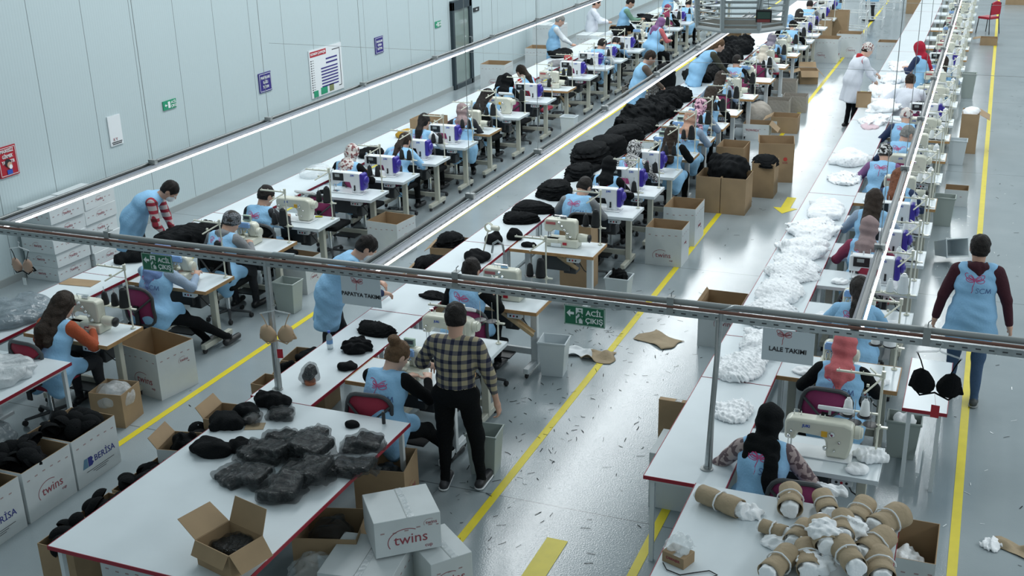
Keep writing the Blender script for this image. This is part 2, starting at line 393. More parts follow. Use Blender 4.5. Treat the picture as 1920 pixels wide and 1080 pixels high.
    hv = nets(*hs.grid(fine)); parts.append((N+(hv[0]-N)*HS, hv[1], hv[2]))
    if near:
        for (W, dd, sd, up) in hands: parts.append(hand(W, dd, sd, up, .0055 if dist < 15 else .008, hand_curl, .0088 if dist < 15 else .010))
    else:
        for (W, dd, sd, up) in hands: parts.append(nets(*Sdf().ell(W+dd*.07, (.03, .07, .03)).grid(.014)))
    off = np.cumsum([0]+[len(p[0]) for p in parts[:-1]]); V = np.concatenate([p[0] for p in parts]); FF = np.concatenate([p[1]+o for p, o in zip(parts, off)]); GG = np.concatenate([p[2] for p in parts])
    lips = mat('lips', (.40, .14, .12), .5); eyew = mat('eye_white', (.7, .7, .68), .3)
    mesh_np('body', V, FF, GG, [skin, shirt, pants, shoe, lips, eyew, BLACK], root)
    if vest:
        v = Sdf(); g = .021; e = 0.
        v.ell(P+M1[:, 2]*.15*sc, (.142*b+g, .107*b+g, .17*sc), M1); v.ell(C+M2[:, 2]*.06, (.158*b+g, .112*b+g, .185*sc), M2)
        v.cone(SH[0]*.84+SH[1]*.16, SH[1]*.84+SH[0]*.16, .062*b+g*.75, k=.05); v.cone(N-M2[:, 2]*.06, N+M2[:, 2]*.012, .075, .066, k=.02)
        if sit:
            v.ell(P+[0, -.02, .02], (.20*b, .18*b, .15), M1, k=.08); v.cone(P+[-.08, -.10, -.05], P+[.08, -.10, -.05], .09, k=.08)
            for sd in (-1, 1): v.cone(P+[sd*.09*b, .04, .03], P+[sd*.15*b, .18, .0], .10, .085, k=.05); v.cone(P+[sd*.12*b, -.06, .0], P+[sd*.13*b, -.10, -.02-skirt*.35], .10, .075, k=.12)
        else:
            v.ell(P+M1[:, 2]*.02, (.165*b+g, .125*b+g+.01, .14), M1, k=.06); dn = -np.array([0, M1[1, 2]*.35, 1.])
            for sd in (-1, 1): v.cone(P+M1[:, 2]*.10+M1[:, 0]*sd*.055, P+dn*(skirt-.1)+M1[:, 0]*sd*.10*b+M1[:, 1]*-.01, .115*b, .125*b, k=.07)
            v.cut(P+dn*(skirt-.09), dn)
        v.dig(N+M2[:, 2]*.035, (.05, .05, .03), M2)
        o = sdf_obj('work_coat' if coat else 'work_vest', v, res, [vest], root, .005, 24, int(dist*7))
        if coat:
            s = Sdf()
            for i, T in enumerate((hl, hr)):
                E, W = ik(SH[i], np.array(T, float), .285*sc, .25*sc, M2[:, 0]*(-1, 1)[i]*.8-M2[:, 1]*.25+np.array([0, 0, -.9])); s.cone(SH[i], E, .068*b, .058); s.cone(E, E+(W-E)*.92, .057, .048)
            sdf_obj('coat_sleeves', s, res, [vest], root, .004, 30, 3)
        if logo and dist < 27: back_logo(o, v, M2, C+M2[:, 2]*.09-M2[:, 1]*.10, -.02, .02, 1.25)
    if hood is not None:
        sdf_obj('hood', Sdf().ell(N-M2[:, 1]*.055+M2[:, 2]*.01, (.10, .065, .05), M2).ell(N-M2[:, 1]*.085-M2[:, 2]*.06, (.06, .035, .07), M2).cone(N-M2[:, 0]*.08+M2[:, 1]*.01, N+M2[:, 0]*.08+M2[:, 1]*.01, .045), res, [hood], root, .004, 40)
    def big(o):
        o.scale = (HS,)*3; o.location = tuple(N*(1-HS)); return o
    if hair:
        h = Sdf(); hm = hairm or mat('dark_hair', (.015, .011, .009), .6, bump=.8, bscale=120)
        h.ell(H+r[:, 2]*.030-r[:, 1]*.018, (.084, .100, .098), r); h.ell(H-r[:, 1]*.045-r[:, 2]*.02, (.074, .062, .075), r, k=.03)
        if hair == 'bun': h.ell(H+r[:, 2]*.100-r[:, 1]*.105, (.050, .050, .046), r, k=.01)
        if hair == 'long':
            h.cone(H-r[:, 1]*.045-r[:, 0]*.025, C-M2[:, 1]*.13+M2[:, 2]*.12-M2[:, 0]*.04, .072, .062, k=.04); h.cone(H-r[:, 1]*.045+r[:, 0]*.025, C-M2[:, 1]*.13+M2[:, 2]*.02+M2[:, 0]*.05, .072, .042, k=.04); h.cone(C-M2[:, 1]*.13+M2[:, 2]*.12-M2[:, 0]*.03, C-M2[:, 1]*.14-M2[:, 2]*.04-M2[:, 0]*.03, .062, .030, k=.04)
        if hair == 'pony': h.cone(H-r[:, 1]*.09+r[:, 2]*.03, N-M2[:, 1]*.11, .045, .05, k=.03); h.cone(N-M2[:, 1]*.11, C-M2[:, 1]*.14+M2[:, 2]*.02, .05, .028, k=.03)
        if hair == 'braid': h.cone(H-r[:, 1]*.08, N-M2[:, 1]*.10+M2[:, 0]*.01, .055, .045, k=.03); h.cone(N-M2[:, 1]*.10, C-M2[:, 1]*.15, .045, .04, k=.03); h.cone(C-M2[:, 1]*.15, C-M2[:, 1]*.15-M2[:, 2]*.12, .04, .022, k=.03)
        if hair == 'flow': h.cone(H-r[:, 1]*.06+r[:, 2]*.02, N-M2[:, 1]*.12+M2[:, 0]*.02, .065, .06, k=.03); h.cone(N-M2[:, 1]*.12, C-M2[:, 1]*.14-M2[:, 2]*.05, .07, .04, k=.03)
        h.dig(H+r[:, 1]*.095-r[:, 2]*.035, (.075, .062, .085), r)
        if hair in ('short', 'bun'):
            h.cut(H-r[:, 2]*.050-r[:, 1]*.02, -r[:, 2]*.95+r[:, 1]*.25)
            for sd in (-1, 1): h.dig(H+r[:, 0]*sd*.088-r[:, 2]*.020-r[:, 1]*.004, (.026, .030, .042), r)
        big(sdf_obj('hair', h, fine*1.1, [hm], root, .004, 70, 5))
    if scarf is not None:
        sm, kind = scarf if isinstance(scarf, tuple) else (scarf, 'drape'); h = Sdf()
        h.ell(H+r[:, 2]*.020-r[:, 1]*.015, (.092, .110, .110), r)
        if kind != 'cap':
            h.cone(H-r[:, 2]*.06-r[:, 1]*.02, N-M2[:, 2]*.01, .085, .085, k=.05); h.ell(N-M2[:, 2]*.03, (.14, .11, .06), M2, k=.05)
            if kind == 'drape': h.ell(N-M2[:, 1]*.075-M2[:, 2]*.06, (.115, .05, .11), M2, k=.04); h.cone(N-M2[:, 1]*.10-M2[:, 2]*.05, C-M2[:, 1]*.135+M2[:, 2]*.06, .06, .022, k=.04)
            if kind == 'tails':
                h.ell(N-M2[:, 1]*.09-M2[:, 2]*.05+M2[:, 0]*.05, (.065, .035, .12), M2, k=.03); h.ell(C-M2[:, 1]*.135+M2[:, 2]*.03+M2[:, 0]*.075, (.055, .025, .14), M2, k=.03); h.ell(N-M2[:, 1]*.07-M2[:, 2]*.06-M2[:, 0]*.085, (.055, .035, .13), M2, k=.03)
            if kind == 'side': h.cone(N-M2[:, 1]*.09, C-M2[:, 1]*.13+M2[:, 0]*.10-M2[:, 2]*.08, .06, .035, k=.04)
        else: h.cut(H-r[:, 2]*.045-r[:, 1]*.02, -r[:, 2]*.8+r[:, 1]*.6)
        h.dig(H+r[:, 1]*.105-r[:, 2]*.018, (.060, .052, .078), r)
        big(sdf_obj('headscarf' if kind != 'cap' else 'knit_cap', h, fine*1.15, [sm], root, .006, 34, 9))
    if mask is not None:
        h = Sdf().ell(H-r[:, 2]*.050+r[:, 1]*.040, (.062, .072, .062), r).cut(H+r[:, 1]*.03, -r[:, 1]).cut(H-r[:, 2]*.012, r[:, 2]); o = big(sdf_obj('face_mask', h, fine, [mask], root))
        for sd in (-1, 1):
            mb = MB(); mb.tube([H+r[:, 0]*sd*.058+r[:, 1]*.05-r[:, 2]*.04, H+r[:, 0]*sd*.078-r[:, 1]*.02-r[:, 2]*.0], .002, 5)
            mb.build('ear_loop', [mask], o)
    return root
#@@PART3
# ------------------------------------------------------------------ the hall
def floor_material():
    m = bpy.data.materials.new('grey_epoxy_floor'); m.use_nodes = True; nt = m.node_tree; b = nt.nodes['Principled BSDF']; N = nt.nodes.new; L = nt.links.new
    tc = N('ShaderNodeTexCoord'); n1 = N('ShaderNodeTexNoise'); n1.inputs['Scale'].default_value = .9; n1.inputs['Detail'].default_value = 5; L(tc.outputs['Object'], n1.inputs['Vector'])
    cr = N('ShaderNodeValToRGB'); cr.color_ramp.elements[0].position = .3; cr.color_ramp.elements[0].color = (.255, .300, .318, 1); cr.color_ramp.elements[1].position = .7; cr.color_ramp.elements[1].color = (.315, .362, .380, 1); L(n1.outputs['Fac'], cr.inputs[0])
    sx = N('ShaderNodeSeparateXYZ'); L(tc.outputs['Object'], sx.inputs[0]); fac = None
    for ax, per, off in (('Y', 6.3, 8.05),):                  # saw-cut joints of the slab
        a = N('ShaderNodeMath'); a.operation = 'SUBTRACT'; a.inputs[1].default_value = off; L(sx.outputs[ax], a.inputs[0])
        p = N('ShaderNodeMath'); p.operation = 'PINGPONG'; p.inputs[1].default_value = per/2; L(a.outputs[0], p.inputs[0])
        c = N('ShaderNodeMath'); c.operation = 'LESS_THAN'; c.inputs[1].default_value = .006; L(p.outputs[0], c.inputs[0])
        if fac is None: fac = c
        else:
            d = N('ShaderNodeMath'); d.operation = 'MAXIMUM'; L(fac.outputs[0], d.inputs[0]); L(c.outputs[0], d.inputs[1]); fac = d
    mx = N('ShaderNodeMix'); mx.data_type = 'RGBA'; L(fac.outputs[0], mx.inputs['Factor']); L(cr.outputs[0], mx.inputs['A']); mx.inputs['B'].default_value = (.12, .14, .15, 1); L(mx.outputs['Result'], b.inputs['Base Color'])
    n2 = N('ShaderNodeTexNoise'); n2.inputs['Scale'].default_value = 70; n2.inputs['Detail'].default_value = 2; L(tc.outputs['Object'], n2.inputs['Vector'])
    bp = N('ShaderNodeBump'); bp.inputs['Strength'].default_value = .12; bp.inputs['Distance'].default_value = .01; L(n2.outputs['Fac'], bp.inputs['Height']); L(bp.outputs[0], b.inputs['Normal'])
    b.inputs['Roughness'].default_value = .17; b.inputs['Specular IOR Level'].default_value = .6; return m
f = MB(); f.box((-2, 32, -.05), (27, 66, .1)); struct(f.build('floor', [floor_material()]))
def wall_material():
    m = bpy.data.materials.new('white_sandwich_panel'); m.use_nodes = True; nt = m.node_tree; b = nt.nodes['Principled BSDF']; N = nt.nodes.new; L = nt.links.new
    tc = N('ShaderNodeTexCoord'); sx = N('ShaderNodeSeparateXYZ'); L(tc.outputs['Object'], sx.inputs[0])
    p = N('ShaderNodeMath'); p.operation = 'PINGPONG'; p.inputs[1].default_value = .5; L(sx.outputs['Y'], p.inputs[0]); c = N('ShaderNodeMath'); c.operation = 'LESS_THAN'; c.inputs[1].default_value = .006; L(p.outputs[0], c.inputs[0])
    mx = N('ShaderNodeMix'); mx.data_type = 'RGBA'; L(c.outputs[0], mx.inputs['Factor']); mx.inputs['A'].default_value = (.49, .58, .60, 1); mx.inputs['B'].default_value = (.20, .24, .25, 1); L(mx.outputs['Result'], b.inputs['Base Color'])
    w = N('ShaderNodeMath'); w.operation = 'MULTIPLY'; w.inputs[1].default_value = 2*PI/.05; L(sx.outputs['Y'], w.inputs[0]); s_ = N('ShaderNodeMath'); s_.operation = 'SINE'; L(w.outputs[0], s_.inputs[0])
    bp = N('ShaderNodeBump'); bp.inputs['Strength'].default_value = .25; bp.inputs['Distance'].default_value = .003; L(s_.outputs[0], bp.inputs['Height']); L(bp.outputs[0], b.inputs['Normal']); b.inputs['Roughness'].default_value = .42; return m
WX = -11.8
f = MB(); f.box((WX-.1, 32, 4), (.2, 66, 8)); struct(f.build('wall_left', [wall_material()]))
f = MB(); f.box((WX+.012, 32, .05), (.024, 66, .1)); struct(f.build('baseboard_left', [GREY]))
f = MB(); f.box((WX+.03, 32, 6.9), (.5, 66, .30)); struct(f.build('trim_1', [WSTEEL]))            # steel beam along the wall
d = empty('door_1', (WX, 25.65, 0)); struct(d); f = MB()                                          # glazed metal door
DARK = mat('anthracite_aluminium', (.02, .035, .045), .4); GL = mat('greenish_door_glass', (.22, .28, .26), .08, coat=.5)
for c, s in (((.03, -.5, 1.0), (.10, .10, 2.1)), ((.03, .5, 1.0), (.10, .16, 2.1)), ((.03, 0, 1.97), (.10, 1.1, .22)), ((.03, 0, .06), (.10, 1.0, .12))): f.box(c, s)
f.build('door_frame', [DARK], d, bevel=.005); f = MB(); f.box((.03, 0, 1.0), (.02, .96, 1.8)); f.build('glass_pane', [GL], d)
f = MB(); f.tube([(.09, .36, .85), (.14, .36, .85), (.14, .36, 1.15), (.09, .36, 1.15)], .012); f.build('door_handle', [CHROME], d)
def strip(name, pts, w, z=.003):
    f = MB(); f.box(((pts[0][0]+pts[1][0])/2, (pts[0][1]+pts[1][1])/2, z/2), (w, pts[1][1]-pts[0][1], z)); return struct(f.build(name, [TAPEY]))
for i, (x, y0, y1) in enumerate(((-7.32, 4.5, 45), (-3.53, 5, 62), (-2.07, 4.5, 9.2), (.22, 5, 64), (-10.1, 12, 45))): strip('trim_%d' % (i+2), ((x, y0), (x, y1)), .075 if x > -10 else .05)
for i, (x, y, s) in enumerate(((-2.78, 6.95, 1.), (-2.62, 17.7, .8), (-2.5, 27, .8), (-2.5, 35, .8))):       # direction arrows
    f = MB(); f.add([(a*s+x, b*s+y, .004) for a, b in ((-.09, .62), (.09, .62), (.09, -.15), (.24, -.15), (0, -.55), (-.24, -.15), (-.09, -.15))], [(0, 6, 5, 4, 3, 2, 1)]); struct(f.build('trim_%d' % (i+7), [TAPEY], smooth=0))

# signs on the wall
def wsign(y, z, w, h, m, lines, tm, size, label, border=None, name='wall_sign', dy=None, extra=None):
    o = empty(name, (WX+.012, y, z)); f = MB(); f.box((0, 0, 0), (.016, w, h)); f.build('sign_board', [m], o)
    if border: 
        f = MB()
        for c, s in (((0.011, 0, h/2-.02), (.004, w-.03, .006)), ((.011, 0, -h/2+.02), (.004, w-.03, .006)), ((.011, w/2-.017, 0), (.004, .006, h-.04)), ((.011, -w/2+.017, 0), (.004, .006, h-.04))): f.box(c, s)
        f.build('border', [border], o)
    for i, t in enumerate(lines):
        text_obj(t, size, tm, o, (.013, 0, (dy if dy is not None else (len(lines)-1)*size*.6)-i*size*1.2), (PI/2, 0, PI/2), bold=.02, sx=.8)
    if extra: extra(o)
    return tag(o, label, 'sign')
REDS = mat('sign_red', (.42, .015, .03), .4); NAVYS = mat('sign_navy', (.035, .025, .20), .4)
def masked_head(o):
    f = MB(); f.lathe([(.055, 0), (.055, .004)], (.012, -.01, -.02), 16, axis='x'); f.build('hair_print', [TXTK], o); f = MB(); f.lathe([(.042, 0), (.042, .004)], (.016, .01, -.05), 16, axis='x'); f.build('face_print', [SKIN], o)
    f = MB(); f.lathe([(.03, 0), (.03, .004)], (.019, .02, -.075), 12, axis='x'); f.build('mask_print', [WPRINT], o); f = MB(); f.box((.014, 0, -.14), (.004, .09, .06)); f.build('collar_print', [BLUEP], o)
wsign(11.22, 1.61, .33, .40, REDS, ['MASKESİZ', 'GİRMEK', 'YASAKTIR'], WPRINT, .062, 'red sign MASKESIZ GIRMEK YASAKTIR with masked face on the wall', WPRINT, dy=.14, extra=masked_head)
wsign(17.28, 1.58, .38, .34, NAVYS, ['MAKASLARI', 'BAĞLI', 'TUTUN'], WPRINT, .068, 'navy sign MAKASLARI BAGLI TUTUN on the wall, left of the floor plan', WPRINT)
wsign(21.55, 1.60, .36, .34, NAVYS, ['MAKASLARI', 'GÖREN', 'SEVİYOR'], WPRINT, .062, 'smaller navy sign with three white lines, between floor plan and door', WPRINT)
def running_man(o, x0=.013):
    f = MB(); f.box((x0-.002, -.02, 0), (.003, .055, .10)); f.build('pictogram', [WPRINT], o); f = MB(); f.prism([(-.13, 0), (-.10, .025), (-.10, .008), (-.07, .008), (-.07, -.008), (-.10, -.008), (-.10, -.025)], x0-.002, x0+.001, axis='x'); f.build('arrow', [WPRINT], o)
GRN2 = mat('bright_exit_green', (.02, .30, .16), .4)
def exit_txt(o):
    running_man(o)
    for i, t in enumerate(('ACİL', 'ÇIKIŞ')): text_obj(t, .055, WPRINT, o, (.013, .09, .028-i*.058), (PI/2, 0, PI/2), bold=.02)
wsign(14.62, 1.70, .32, .14, GRN2, [], WPRINT, .05, 'small green exit sign on the wall above the stooping man', extra=exit_txt)
wsign(24.42, 1.65, .30, .14, GRN2, [], WPRINT, .05, 'small green exit sign on the wall beside the glass door', extra=exit_txt)
wsign(26.62, 1.72, .34, .10, BLACK, ['ARGE'], WPRINT, .05, 'small black name plate right of the glass door')
def plan(o):
    f = MB(); f.box((.011, -.28, .37), (.004, .58, .10)); f.build('title_band', [REDS], o); text_obj('KONUM ÇAMAŞIR', .065, WPRINT, o, (.014, -.28, .37), (PI/2, 0, PI/2), bold=.02)
    f = MB()
    for i in range(2): f.box((.011, .2, .22-i*.075), (.004, .42, .028))
    for i in range(7): f.box((.011, .1, .06-i*.058), (.004, .62, .024))
    f.build('workstation_bars', [NAVYS], o, smooth=0); f = MB()
    for c, s in (((.011, .52, 0), (.004, .012, .72)), ((.011, .38, .36), (.004, .28, .012)), ((.011, .47, -.36), (.004, .1, .012))): f.box(c, s)
    for k in range(14): f.box((.011, -.55, .25-k*.045), (.003, .03, .02)); f.box((.011, -.48, .25-k*.045), (.003, .05, .006))
    f.build('route_line', [TXTK], o, smooth=0); f = MB(); f.box((.011, -.45, -.38), (.004, .16, .12)); f.box((.011, -.15, -.36), (.004, .24, .13)); f.build('legend_box', [GRN2], o)
    f = MB(); f.box((.011, .13, -.35), (.004, .16, .13)); f.build('legend_patch', [mat('olive_print', (.2, .22, .10))], o)
wsign(19.38, 1.44, 1.2, .90, WHITE, [], WPRINT, .05, 'large white evacuation floor plan with red title on the wall', extra=plan)
def memo(o):
    text_obj('X Y', .06, LOGOR, o, (.013, -.03, -.13), (PI/2, 0, PI/2))
    f = MB(); f.box((.011, 0, -.17), (.003, .22, .012)); f.box((.011, 0, -.195), (.003, .20, .012)); f.build('printed_lines', [TXTK], o)
wsign(13.32, 1.57, .27, .44, WHITE, [], WPRINT, .05, 'plain white notice board with small print, nearer than the exit sign', extra=memo)

# ------------------------------------------------------------------ overhead truss and light rails
TY, TZ = 7.80, 2.04
def rail_profile(f, a, b, w, h, m=0, holes=True):
    """perforated U channel between two points"""
    A, B = Vector(a), Vector(b); d = (B-A); L = d.length; d.normalize(); up = Vector((0, 0, 1)) if abs(d.z) < .5 else Vector((0, 1, 0)); s = d.cross(up); s.normalize(); up = s.cross(d)
    M = Matrix(((d.x, s.x, up.x, 0), (d.y, s.y, up.y, 0), (d.z, s.z, up.z, 0), (0, 0, 0, 1))); M.translation = A
    f.box((L/2, 0, 0), (L, w, .003), m, M)
    for sd in (-1, 1): f.box((L/2, sd*w/2, -h/2), (L, .003, h), m, M)
    return M, L
root = empty('overhead_conduit_truss', (0, 0, 0)); tag(root, 'galvanised conduit and perforated channel running across above the front tables', 'cable rail')
f = MB(); f.tube([(-11.0, TY, TZ+.055), (-5.5, TY, TZ+.055), (-1.6, TY+.03, TZ+.055), (2.2, TY+.06, TZ+.06)], .024, 12); f.build('conduit_pipe', [GSTEEL], root)
f = MB(); f.tube([(-11.0, TY-.045, TZ+.03), (-5.5, TY-.05, TZ+.028), (-3.2, TY-.045, TZ+.035), (2.2, TY+.02, TZ+.03)], .013, 8); f.build('reddish_cable', [mat('reddish_cable', (.16, .07, .05), .6)], root)
f = MB(); rail_profile(f, (-11., TY-.01, TZ), (2.2, TY+.05, TZ), .06, .05); f.build('channel', [STEEL], root)
f = MB()
for k in range(150): f.box((-10.95+k*.085, TY-.01-.031+(k*.085/13.2)*.06, TZ-.025), (.035, .002, .010))
f.build('slots', [DKGREY], root, smooth=0)
for x in (-7.15, -3.7, -1.95, -.15):
    f = MB(); f.box((x, TY, TZ+.10), (.05, .07, .006)); f.box((x-.0, TY-.036, TZ+.04), (.05, .005, .13)); f.tube([(x, TY, TZ+.10), (x, TY, TZ+.13), (x+.02, TY, TZ+.15)], .004, 6); f.build('hanger_clip', [GSTEEL], root)
def post(x0, y0, x1, y1, label):
    r = empty('support_post', (x0, y0, .78)); f = MB(); M = [(0, 0, 0), (x1-x0, y1-y0, TZ-.78)]; f.tube(M, .021, 12); f.tube([M[1], (x1-x0+.01, y1-y0, TZ-.75), (x1-x0+.10, y1-y0+.0, TZ-.715), (x1-x0+.3, y1-y0, TZ-.71)], .021, 12); f.build('pipe', [STEEL], r)
    f = MB(); f.box((0.03, 0, (TZ-.78)/2), (.012, .05, TZ-.80)); f.build('perforated_strip', [GSTEEL], r)
    f = MB(); f.lathe([(.05, 0), (.05, .008), (.028, .012), (.026, .03)], (0, 0, 0.001), 16); f.build('foot_plate', [GSTEEL], r); return tag(r, label, 'post')
post(-5.56, 7.87, -5.50, 7.80, 'galvanised post standing on the middle table run holding up the conduit truss')
post(-1.62, 7.75, -1.58, 7.82, 'galvanised post standing on the right table run holding up the conduit truss')
DKPIPE = mat('dark_galvanised_pipe', (.10, .11, .11), .35, metal=.6)
LEDM = mat('led_tube', (1, 1, 1), .4, emit=(.93, .98, 1), estr=5.)
def light_rail(x0, x1, y1, z1, label, wires, dark=False):
    a = Vector((x0, TY+.05, TZ)); b = Vector((x1, y1, z1)); r = empty('led_light_rail', (0, 0, 0)); tag(r, label, 'light', 'long LED light rails over the sewing rows')
    f = MB(); rail_profile(f, a, b, .03 if dark else .07, .02 if dark else .05); f.build('channel', [DKPIPE if dark else mat('dull_zinc', (.16, .17, .175), .5, metal=.5)], r)
    f = MB(); f.tube([a+Vector((-.06 if not dark else 0, 0, .02)), b+Vector((-.06 if not dark else 0, 0, .02))], .022 if not dark else .030, 10); f.build('conduit', [DKPIPE], r)
    LX = .042 if dark else .075; f = MB(); d = (b-a).normalized(); n = 0 if dark else int((b-a).length/.12)
    for k in range(min(n, 240)): p = a+d*(.06+k*.12); f.box((p.x+.0365, p.y, p.z-.02), (.002, .045, .010))
    if n: f.build('slots', [DKGREY], r, smooth=0)
    f = MB(); f.tube([a+Vector((LX, 0, -.02)), b+Vector((LX, 0, -.02))], .011, 10); f.build('led_tube', [LEDM], r)
    f = MB(); f.box(tuple((a+b)/2+Vector((LX-.03, 0, .0))), (.02 if dark else .035, (b-a).length, .03)); f.build('lamp_housing', [mat('blue_grey_housing', (.13, .15, .18), .5)], r)
    for y in wires:
        t = (y-a.y)/(b.y-a.y); p = a+(b-a)*t
        f = MB(); f.box((0, 0, .05), (.09, .05, .05)); f.tube([(0, 0, .07), (0, 0, 6.0-p.z)], .0035, 5); f.build('hanging_wire', [GSTEEL], r, loc=tuple(p))
light_rail(-8.55, -8.62, 31., 2.05, 'leftmost LED light rail, hanging over the sewing row beside the wall', [10.2, 12.55, 15.1, 17.6, 20.1, 22.5, 25., 27.5, 30.])
light_rail(-4.55, -4.60, 24.5, 2.06, 'LED light rail hanging over the middle sewing row, ending below the louvred diffuser', [10.0, 11.9, 14.4, 17.0, 19.7, 22.4])
light_rail(-.63, -.70, 44., 2.10, 'rightmost LED light rail, hanging over the white fabric sewing row', [9.6, 12.3, 14.8, 17.6, 20.4, 23., 26, 30, 34, 38], True)
for (y, z, xa, xb) in ((16.2, 2.45, -10.9, 1.8), (24.4, 2.4, -11.5, 1.8)):
    f = MB(); f.tube([(xa, y, z), (xb, y+.4, z-.1)], .003, 5); tag(f.build('tension_wire', [GSTEEL]), 'thin tension wire stretched across the hall above the rows, %s one' % ('nearer' if y < 20 else 'farther'), 'wire')

def hang_sign(x, y, z, w, h, rz, m, build, label, z0=TZ-.05):
    r = empty('hanging_sign', (x, y, z), rz); f = MB(); f.box((0, 0, 0), (w, .006, h)); f.build('sign_board', [m], r, bevel=.002)
    f = MB()
    for sd in (-1, 1): f.tube([(sd*w*.42, 0, h/2), (sd*w*.42, 0, z0-z)], .0015, 4)
    f.build('hanging_strings', [WHITE], r); build(r); return tag(r, label, 'sign')
def exitf(r):
    f = MB()
    for c, s in (((0, -.005, .077), (.325, .004, .007)), ((0, -.005, -.077), (.325, .004, .007)), ((.160, -.005, 0), (.007, .004, .16)), ((-.160, -.005, 0), (.007, .004, .16))): f.box(c, s)
    f.build('border', [mat('pale_border', (.35, .48, .42))], r); P = []
    f = MB(); f.box((-.042, -.004, 0), (.055, .004, .125)); f.build('doorway_pictogram', [WPRINT], r)
    f = MB(); f.tube([(-.035, -.008, .045), (-.034, -.008, .05)], .011, 8); f.tube([(-.035, -.008, .03), (-.03, -.008, -.005), (-.055, -.008, -.03), (-.05, -.008, -.058)], .008, 6); f.tube([(-.03, -.008, -.005), (-.005, -.008, -.03), (.005, -.008, -.055)], .008, 6); f.tube([(-.065, -.008, .0), (-.05, -.008, .025), (-.03, -.008, .02), (-.01, -.008, .005)], .006, 6); f.build('running_figure', [GREEN], r)
    f = MB(); f.prism([(-.145, .015), (-.115, .045), (-.115, .025), (-.085, .025), (-.085, .005), (-.115, .005), (-.115, -.015)], -.006, -.003); f.build('arrow', [WPRINT], r)
    for i, t in enumerate(('ACİL', 'ÇIKIŞ')): text_obj(t, .058, WPRINT, r, (.078, -.005, .027-i*.062), (PI/2, 0, 0), bold=.018)
hang_sign(-6.63, TY-.02, 1.90, .33, .16, 0, GREEN, exitf, 'green exit sign ACIL CIKIS hanging from the truss over the left row')
hang_sign(-2.62, TY-.02, 1.905, .33, .16, 0, GREEN, exitf, 'green exit sign ACIL CIKIS hanging from the truss over the central aisle')
PAPER = mat('translucent_sign_sheet', (.56, .62, .66), .3)
def team(t):
    def g(r):
        text_obj(t, .048, TXTK, r, (0, -.005, -.03), (PI/2, 0, 0), bold=.02)
        P, F = stroke_mesh(FLY, .006); o = mesh_np('dragonfly_mark', np.stack([P[:, 0]*.75-.03, np.full(len(P), -.005), P[:, 1]*.75+.075], 1), F, np.zeros(len(F), int), [mat('pale_red_print', (.45, .12, .14))], r, False)
    return g
hang_sign(-4.57, TY-.02, 1.87, .37, .25, .0, PAPER, team('PAPATYA TAKIMI'), 'pale hanging sheet PAPATYA TAKIMI under the truss')
hang_sign(-1.08, TY-.0, 1.86, .37, .25, .0, PAPER, team('LALE TAKIMI'), 'pale hanging sheet LALE TAKIMI under the truss')
#@@PART4
# ------------------------------------------------------------------ sewing tables, machines, stands, chairs
TH = .78
def b_table(edge, frame=BEIGE, w=1.06, d=.54):
    """origin on the floor below the middle of the top"""
    def g():
        r = empty('sewing_table'); f = MB(); f.box((0, 0, TH-.02), (w, d, .036)); o = f.build('tabletop', [LAM], r, bevel=.006)
        f = MB()
        for c, s in (((0, -d/2-.002, TH-.02), (w+.008, .006, .038)), ((0, d/2+.002, TH-.02), (w+.008, .006, .038)), ((w/2+.002, 0, TH-.02), (.006, d, .038)), ((-w/2-.002, 0, TH-.02), (.006, d, .038))): f.box(c, s)
        f.build('edge_band', [edge], r, smooth=0)
        for sx in (-1, 1):
            x = sx*(w/2-.13); f = MB(); f.box((x, .02, .40), (.075, .06, .66)); f.box((x, .0, .735), (.05, d*.8, .035)); f.box((x, 0, .085), (.06, d*.98, .06)); l = f.build('leg', [frame], r, bevel=.006)
            for sy in (-1, 1):
                f = MB(); y = sy*d*.44; f.lathe([(.032, -.012), (.034, 0), (.032, .012)], (x, y, .035), 12, 1, 'x'); f.box((x, y, .065), (.04, .03, .03)); f.build('caster', [CHROME, RUB], l)
        f = MB(); f.box((0, .05, .19), (w-.30, .04, .07)); f.build('cross_bar', [frame], r, bevel=.004)
        f = MB(); f.box((0, -.02, .16), (.34, .26, .015)); f.build('treadle', [BLACK], r)
        f = MB(); f.box((-.02, .07, .60), (.36, .24, .24)); f.box((.14, .10, .50), (.16, .18, .14)); f.build('control_box', [DKGREY], r, bevel=.012)
        f = MB(); f.box((w/2-.26, -d/2+.06, .70), (.16, .07, .055)); sb = f.build('switch_box', [WSTEEL], r, bevel=.006)
        for k, m in enumerate((BLACK, REDS, BLACK)): f = MB(); f.lathe([(.011, 0), (.011, .006)], (w/2-.30+k*.038, -d/2+.022, .70), 10, axis='y'); f.build('button', [m], sb)
        f = MB(); f.tube([(w/2-.26, -.1, .68), (w/2-.2, .0, .5), (w/2-.12, .05, .42), (w/2-.14, .04, .30)], .006, 6); f.build('cable', [BLACK], r)
        return r
    return g
def handwheel(f, x, y, z, r, w, m=0, n=20): f.lathe([(r*.3, 0), (r*.95, .004), (r, w*.3), (r, w*.7), (r*.9, w), (r*.35, w+.01)], (x, y, z), n, m, 'x')
